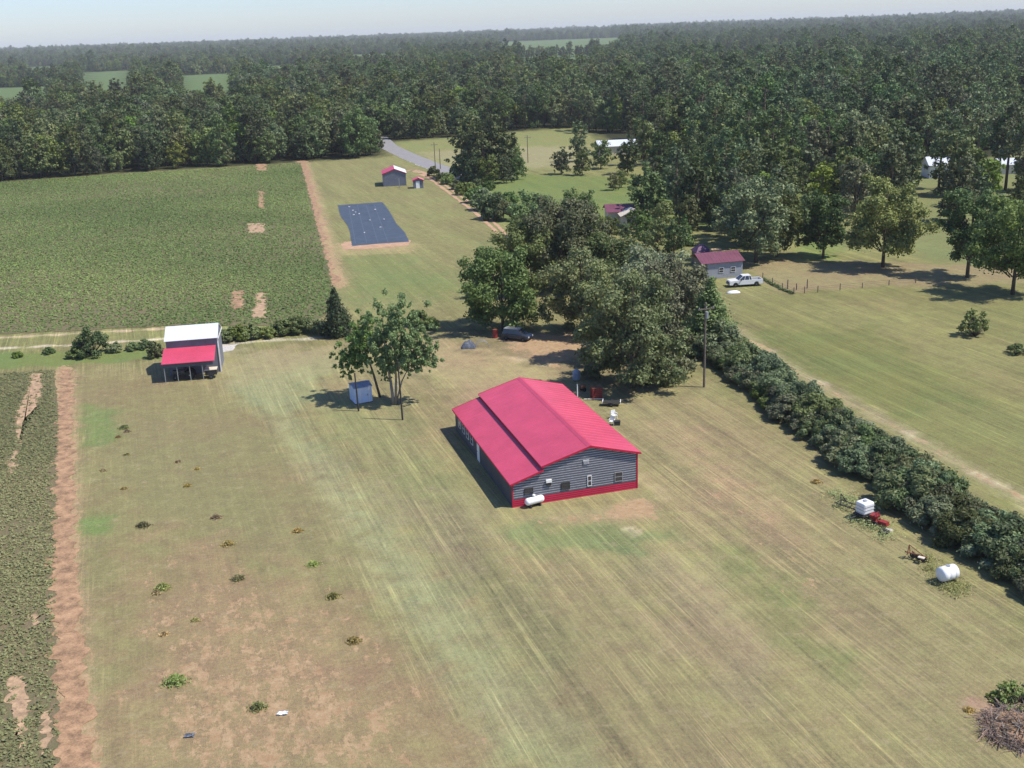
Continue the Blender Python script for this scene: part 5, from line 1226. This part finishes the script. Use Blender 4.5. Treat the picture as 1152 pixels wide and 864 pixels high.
a_ = gp(657, 450); b_ = gp(679, 449.5); mb = MB(); mb.tube((a_[0], a_[1], .09), (b_[0], b_[1], .09), .08, .08, 8); tag(mb.build('pipe', M['cream']), 'long pale pipe lying on the ground behind the large shed', 'pipe')
def lawn_chair(px_, py_, rot, lb, tilt):
    x_, y_ = gp(px_, py_); t = thing('lawn_chair', lb, 'chair', (x_, y_, .02), rot, 'white chairs by the shed wall'); t.rotation_euler = (tilt, 0, rot)
    mb = MB(); mb.box(-.28, .28, -.26, .26, .40, .44); mb.build('seat', M['plastic_white'], t); mb = MB(); mb.box(-.28, .28, .24, .28, .45, .95); mb.build('backrest', M['plastic_white'], t)
    for sx in (-1, 1):
        for sy in (-1, 1): mb = MB(); mb.box(sx*.25-.025, sx*.25+.025, sy*.23-.025, sy*.23+.025, 0, .40); mb.build('leg', M['plastic_white'], t)
        mb = MB(); mb.box(sx*.29-.03, sx*.29+.03, -.25, .25, .62, .66); mb.build('armrest', M['plastic_white'], t)
lawn_chair(691, 471, R(30), 'upright white plastic chair beside the right wall of the large shed', 0)
lawn_chair(688.5, 478, R(-20), 'white plastic chair nearest the eave of the large shed', R(0))
x_, y_ = gp(694, 478); mb = MB(); mb.box(-.35, .35, -.25, .25, 0, .45); mb.box(-.38, .38, -.28, .28, .452, .50); o = mb.build('cooler_box', M['dark'], None, bevel=.02); o.location = (x_, y_, 0); tag(o, 'dark cooler box beside the white chairs', 'cooler')

# ------------------------------------------------------------------ farm implements along the hedgerow
x_, y_ = gp(955, 572); t = thing('implement_frame', 'dark steel drag frame in tall weeds left of the white cube tank', 'implement', (x_, y_, 0), R(-52))
mb = MB()
for s in (-.45, .45): mb.tube((-1.2, s, .35), (1.2, s, .35), .05, .05, 6)
for k in range(6): mb.tube((-1.1+k*.44, -.6, .35), (-1.1+k*.44, .6, .35), .04, .04, 6)
mb.build('frame', M['dark'], t)
for k in range(5): mb = MB(); mb.tube((-1.1+k*.55, .45, .35), (-1.2+k*.55, .45, 0), .03, .015, 5); mb.build('tine', M['dark'], t)
mb = MB(); mb.tube((-.6, -.4, .4), (-.9, 0, 1.15), .04, .04, 6); mb.tube((-.6, .4, .4), (-.9, 0, 1.15), .04, .04, 6); mb.build('hitch_mast', M['dark'], t)
x_, y_ = gp(972, 583); t = thing('cube_tank', 'white cube shaped liquid tank on a dark trailer beside the hedgerow', 'tank', (x_, y_, 0), R(28))
mb = MB(); mb.box(-.62, .62, -.55, .55, .55, 1.65); mb.build('tank', M['plastic_white'], t, bevel=.16); mb = MB(); mb.lathe([(.2, 1.65), (.2, 1.72), (.17, 1.74)], 14); mb.build('cap', M['steel'], t)
mb = MB()
for z_ in (.7, 1.0, 1.3): 
    for s in (-1, 1): mb.box(-.66, .66, s*.565-.012, s*.565+.012, z_, z_+.03); mb.box(s*.635-.012, s*.635+.012, -.56, .56, z_, z_+.03)
mb.build('cage', M['steel'], t); mb = MB(); mb.box(-.75, .75, -.6, .6, .42, .54); mb.tube((-.75, 0, .48), (-1.7, 0, .42), .05); mb.build('chassis', M['dark'], t)
for s in (-1, 1): wheel(t, 0, s*.72, .34, .34, .2)
x_, y_ = gp(983.5, 590); t = thing('red_seeder', 'small faded red machine with hopper right of the white cube tank', 'implement', (x_, y_, 0), R(-50))
mb = MB(); mb.add([(-.35, -.35, .95), (.35, -.35, .95), (.35, .35, .95), (-.35, .35, .95), (-.18, -.18, .5), (.18, -.18, .5), (.18, .18, .5), (-.18, .18, .5)], [(0, 1, 2, 3), (7, 6, 5, 4), (0, 4, 5, 1), (1, 5, 6, 2), (2, 6, 7, 3), (3, 7, 4, 0)]); mb.build('hopper', M['red_paint'], t)
mb = MB(); mb.box(-.2, 1.3, -.28, .28, .3, .42); mb.tube((.5, -.2, .4), (.2, -.2, 1.2), .035); mb.tube((.5, .2, .4), (.2, .2, 1.2), .035); mb.tube((.2, -.2, 1.2), (.2, .2, 1.2), .035); mb.box(.5, 1.25, -.25, .25, .42, .6); mb.build('frame', M['red_paint'], t)
for s in (-1, 1): wheel(t, .3, s*.4, .26, .26, .12, rim='rust')
x_, y_ = gp(995, 600); mb = MB(); mb.lathe([(.22, 0), (.42, .02), (.46, .1), (.42, .2), (.22, .22)], 20); t = mb.build('old_tyre', M['black']); t.location = (x_, y_, 0.02); tag(t, 'old black tyre lying in weeds right of the red machine', 'tyre')
x_, y_ = gp(1000, 597); mb = MB(); mb.box(-.3, .3, -.22, .22, 0, .08); mb.box(-.25, -.05, -.18, .18, .08, .2); t = mb.build('concrete_block', M['gravel']); t.location = (x_, y_, 0); t.rotation_euler = (0, 0, .4); tag(t, 'pale concrete block by the old tyre', 'block')
x_, y_ = gp(1030, 630); t = thing('plough', 'dark rusty plough with upright hitch triangle left of the white round tank', 'plough', (x_, y_, 0), R(-40))
mb = MB(); mb.tube((-.9, 0, .5), (.9, 0, .5), .06, .06, 6); mb.tube((-.5, .5, .45), (.7, -.5, .45), .05, .05, 6); mb.tube((-.6, -.3, .5), (-.6, 0, 1.2), .04); mb.tube((-.6, .3, .5), (-.6, 0, 1.2), .04); mb.tube((-.6, -.35, .5), (-.6, .35, .5), .05); mb.tube((-.6, 0, 1.2), (.6, 0, .55), .035); mb.build('frame', M['rust'], t)
for k in range(3): mb = MB(); mb.lathe([(.02, -.03), (.26, 0), (.02, .03)], 14, 'Y', (-.3+k*.5, .15-k*.15, .27)); mb.build('disc', M['dark'], t)
mb = MB(); mb.box(.3, .8, -.5, -.15, .5, .56); mb.build('plate', M['cream'], t)
x_, y_ = gp(1065, 655); t = thing('round_tank', 'white barrel shaped tank lying on its side in weeds near the hedgerow', 'tank', (x_, y_, 0), R(22))
mb = MB(); mb.lathe([(.1, -.80), (.45, -.76), (.58, -.66), (.60, -.3), (.57, -.27), (.60, -.24), (.60, .24), (.57, .27), (.60, .3), (.58, .66), (.45, .76), (.1, .80)], 24, 'X', (0, 0, .82)); mb.build('vessel', M['plastic_white'], t, smooth=True)
mb = MB(); mb.lathe([(.16, 0), (.16, .08)], 12, 'Z', (0, 0, 1.40)); mb.build('cap', M['steel'], t)
for s in (-.45, .45): mb = MB(); mb.box(s-.05, s+.05, -.5, .5, 0, .3); mb.build('cradle', M['dark'], t)
# weeds round them
def weedpatch(pixs, r, n, mat, h, size, label, seed, name='weed_patch', lv=6):
    A = []; B = []
    rr = random.Random(seed)
    for (px_, py_) in pixs:
        x_, y_ = gp(px_, py_)
        for k in range(n): A.append(x_+rr.gauss(0, r)); B.append(y_+rr.gauss(0, r))
    return tufts(name, np.array(A), np.array(B), 0, h, h*.6, lv, size, L[mat], seed, label, 'weeds')
weedpatch([(940, 556), (948, 562), (958, 562), (950, 570), (965, 585), (975, 592), (990, 592), (996, 603)], .55, 90, 'weed', .5, .075, 'pale tall weeds round the frame and white cube tank', 61)
weedpatch([(1042, 628), (1048, 640), (1058, 656), (1070, 660), (1080, 658), (1075, 666)], .5, 90, 'weed', .45, .075, 'pale tall weeds round the white barrel shaped tank', 62)

# ------------------------------------------------------------------ weeds on the lawn
wl = [(140, 482, .55, 'weed', 'small yellowish weed clump below the equipment shed'), (133, 492, .3, 'dry', 'tiny dry weed just below left of the first clump'), (143, 486, .35, 'dry', 'tiny dry tuft right of the first clump'),
 (161, 592, .6, 'weed', 'thin upright weed on the left lawn beside the green patch'), (183, 662, .6, 'weed', 'spreading weed with pale leaves on the lower left lawn'), (176, 668, .35, 'dry', 'small dry weed touching the spreading one'),
 (243, 583, .45, 'dry', 'dark dry weed clump in the middle of the left lawn'), (257, 613, .5, 'dry', 'low dry weed clump south of the middle one'), (268, 652, .55, 'weed', 'round greenish weed clump right of the spreading weed'),
 (335, 598, .45, 'dry', 'brown dry stalks on the pale band of the lawn'), (352, 636, .5, 'weed', 'low green weed at the edge of the pale band'), (375, 672, .5, 'dry', 'dark twiggy weed below the pale band edge'),
 (197, 768, .75, 'lime', 'bright lime green weed clump at the lower left'), (290, 797, .55, 'weed', 'green weed tuft left of the blue litter'), (398, 722, .5, 'dry', 'dry weed clump right of the pinkish ground'), (220, 698, .3, 'dry', 'small dry tuft above the lime green clump'), (185, 714, .3, 'dry', 'small dry tuft between spreading weed and lime clump'),
 (200, 520, .28, 'dry', 'tiny dry tuft high on the left lawn'), (211, 547, .35, 'dry', 'low dry tuft middle of the upper left lawn'), (222, 528, .3, 'dry', 'tiny tuft right on the upper left lawn'), (143, 512, .3, 'dry', 'tiny tuft under the small yellowish clump'), (116, 530, .3, 'dry', 'tiny dark tuft near the clay track'), (140, 550, .3, 'dry', 'small tuft above the upright weed'),
 (918, 543, .45, 'dry', 'brownish weed clump left of the implements'), (1090, 800, .3, 'dry', 'small pale tuft left of the brush pile')]
for i, (px_, py_, s_, mt, lb) in enumerate(wl):
    rg4 = np.random.default_rng(500+i); x_, y_ = gp(px_, py_); n_ = int(60+420*s_)
    P_ = rg4.normal(size=(n_, 3))*np.array([.5, .42, .0])*s_; P_[:, 2] = rg4.uniform(.03, 1, n_)*s_*.8*np.exp(-(P_[:, 0]**2+P_[:, 1]**2)/s_**2)
    nn = rg4.normal(size=(n_, 3)); nn[:, 2] += .3
    o = link('weed_clump', quads_mesh('weed_clump', leaf_quads(P_, nn, .09, rg4, 2.6), [L[mt]]), None, (x_, y_, 0)); tag(o, lb, 'weed', 'weed clumps scattered on the lawn')
for (px_, py_, lb) in ((318, 803, 'crumpled pale blue litter on the bare pinkish ground'), (213, 828, 'flattened greyish litter near the bottom left')):
    x_, y_ = gp(px_, py_); mb = MB(); vs = []
    for i in range(6):
        for j in range(5): vs.append(((i-2.5)*.13+rnd.uniform(-.04, .04), (j-2)*.11+rnd.uniform(-.04, .04), .01+rnd.uniform(0, .13)))
    mb.add(vs, [(i*5+j, (i+1)*5+j, (i+1)*5+j+1, i*5+j+1) for i in range(5) for j in range(4)]); o = mb.build('litter', M['blue_tarp'] if px_ < 300 else M['blue_shed']); o.location = (x_, y_, 0); tag(o, lb, 'litter')

# brush pile at the right edge
x_, y_ = gp(1150, 822)
bpile = thing('brush_pile', 'heap of dead branches on bare soil at the lower right corner', 'brush pile', (x_, y_, 0)); rr = random.Random(8); mb = MB()
for k in range(800):
    a_ = rr.uniform(0, 6.28); r_ = rr.random()**.6*2.5; h_ = max(.05, 1.0*(1-r_/2.8))*rr.random(); L_ = rr.uniform(.3, 1.1); d_ = Vector((rr.gauss(0, 1), rr.gauss(0, 1), rr.gauss(0, .28))).normalized()*L_
    c_ = Vector((math.cos(a_)*r_, math.sin(a_)*r_*.9, h_)); p0 = c_-d_; p1 = c_+d_; p0.z = max(.02, p0.z); p1.z = max(.02, p1.z); mb.tube(p0, p1, rr.uniform(.012, .04), .008, 5, m=rr.choice((0, 0, 1, 2)))
mb.build('branches', [M['deadwood'], M['bark'], M['bark_pale']], bpile)
mb = MB(); n_ = 14; vs = []
for i in range(n_):
    for j in range(n_):
        a_ = (i/(n_-1)*2-1)*2.6; b_ = (j/(n_-1)*2-1)*2.4; vs.append((a_, b_, .62*(1-(a_*a_+b_*b_)/4.6)+rr.uniform(-.07, .07)))
mb.add(vs, [(i*n_+j, (i+1)*n_+j, (i+1)*n_+j+1, i*n_+j+1) for i in range(n_-1) for j in range(n_-1)]); mb.build('soil_heap', M['soil'], bpile)
tree('shrub', 'green vine bush growing over the back of the brush pile', 'shrub', 'shrub', 1148, 790, 1.2, 1.7, 'green', 71, 1.2, .16)
shx = tree('shrub', 'small green sprawl left of the brush pile top', 'shrub', 'shrub', 1124, 787, .45, .75, 'green', 72, 1.2, .13)

# ------------------------------------------------------------------ haze
mh, nt, b = newmat('air_haze'); nt.nodes.remove(b)
pv = N(nt, 'ShaderNodeVolumePrincipled'); pv.inputs['Color'].default_value = (0.93, 0.97, 1.0, 1); pv.inputs['Density'].default_value = 0.00008; pv.inputs['Anisotropy'].default_value = 0.0
nt.links.new(pv.outputs[0], nt.nodes['Material Output'].inputs['Volume'])
mb = MB(); mb.box(-12400, 12400, -590, 13300, -60, 95); o = mb.build('haze', mh); tag(o, 'thin pale blue haze over the whole countryside', 'haze', kind='stuff')
print('scene complete', len(bpy.data.objects))
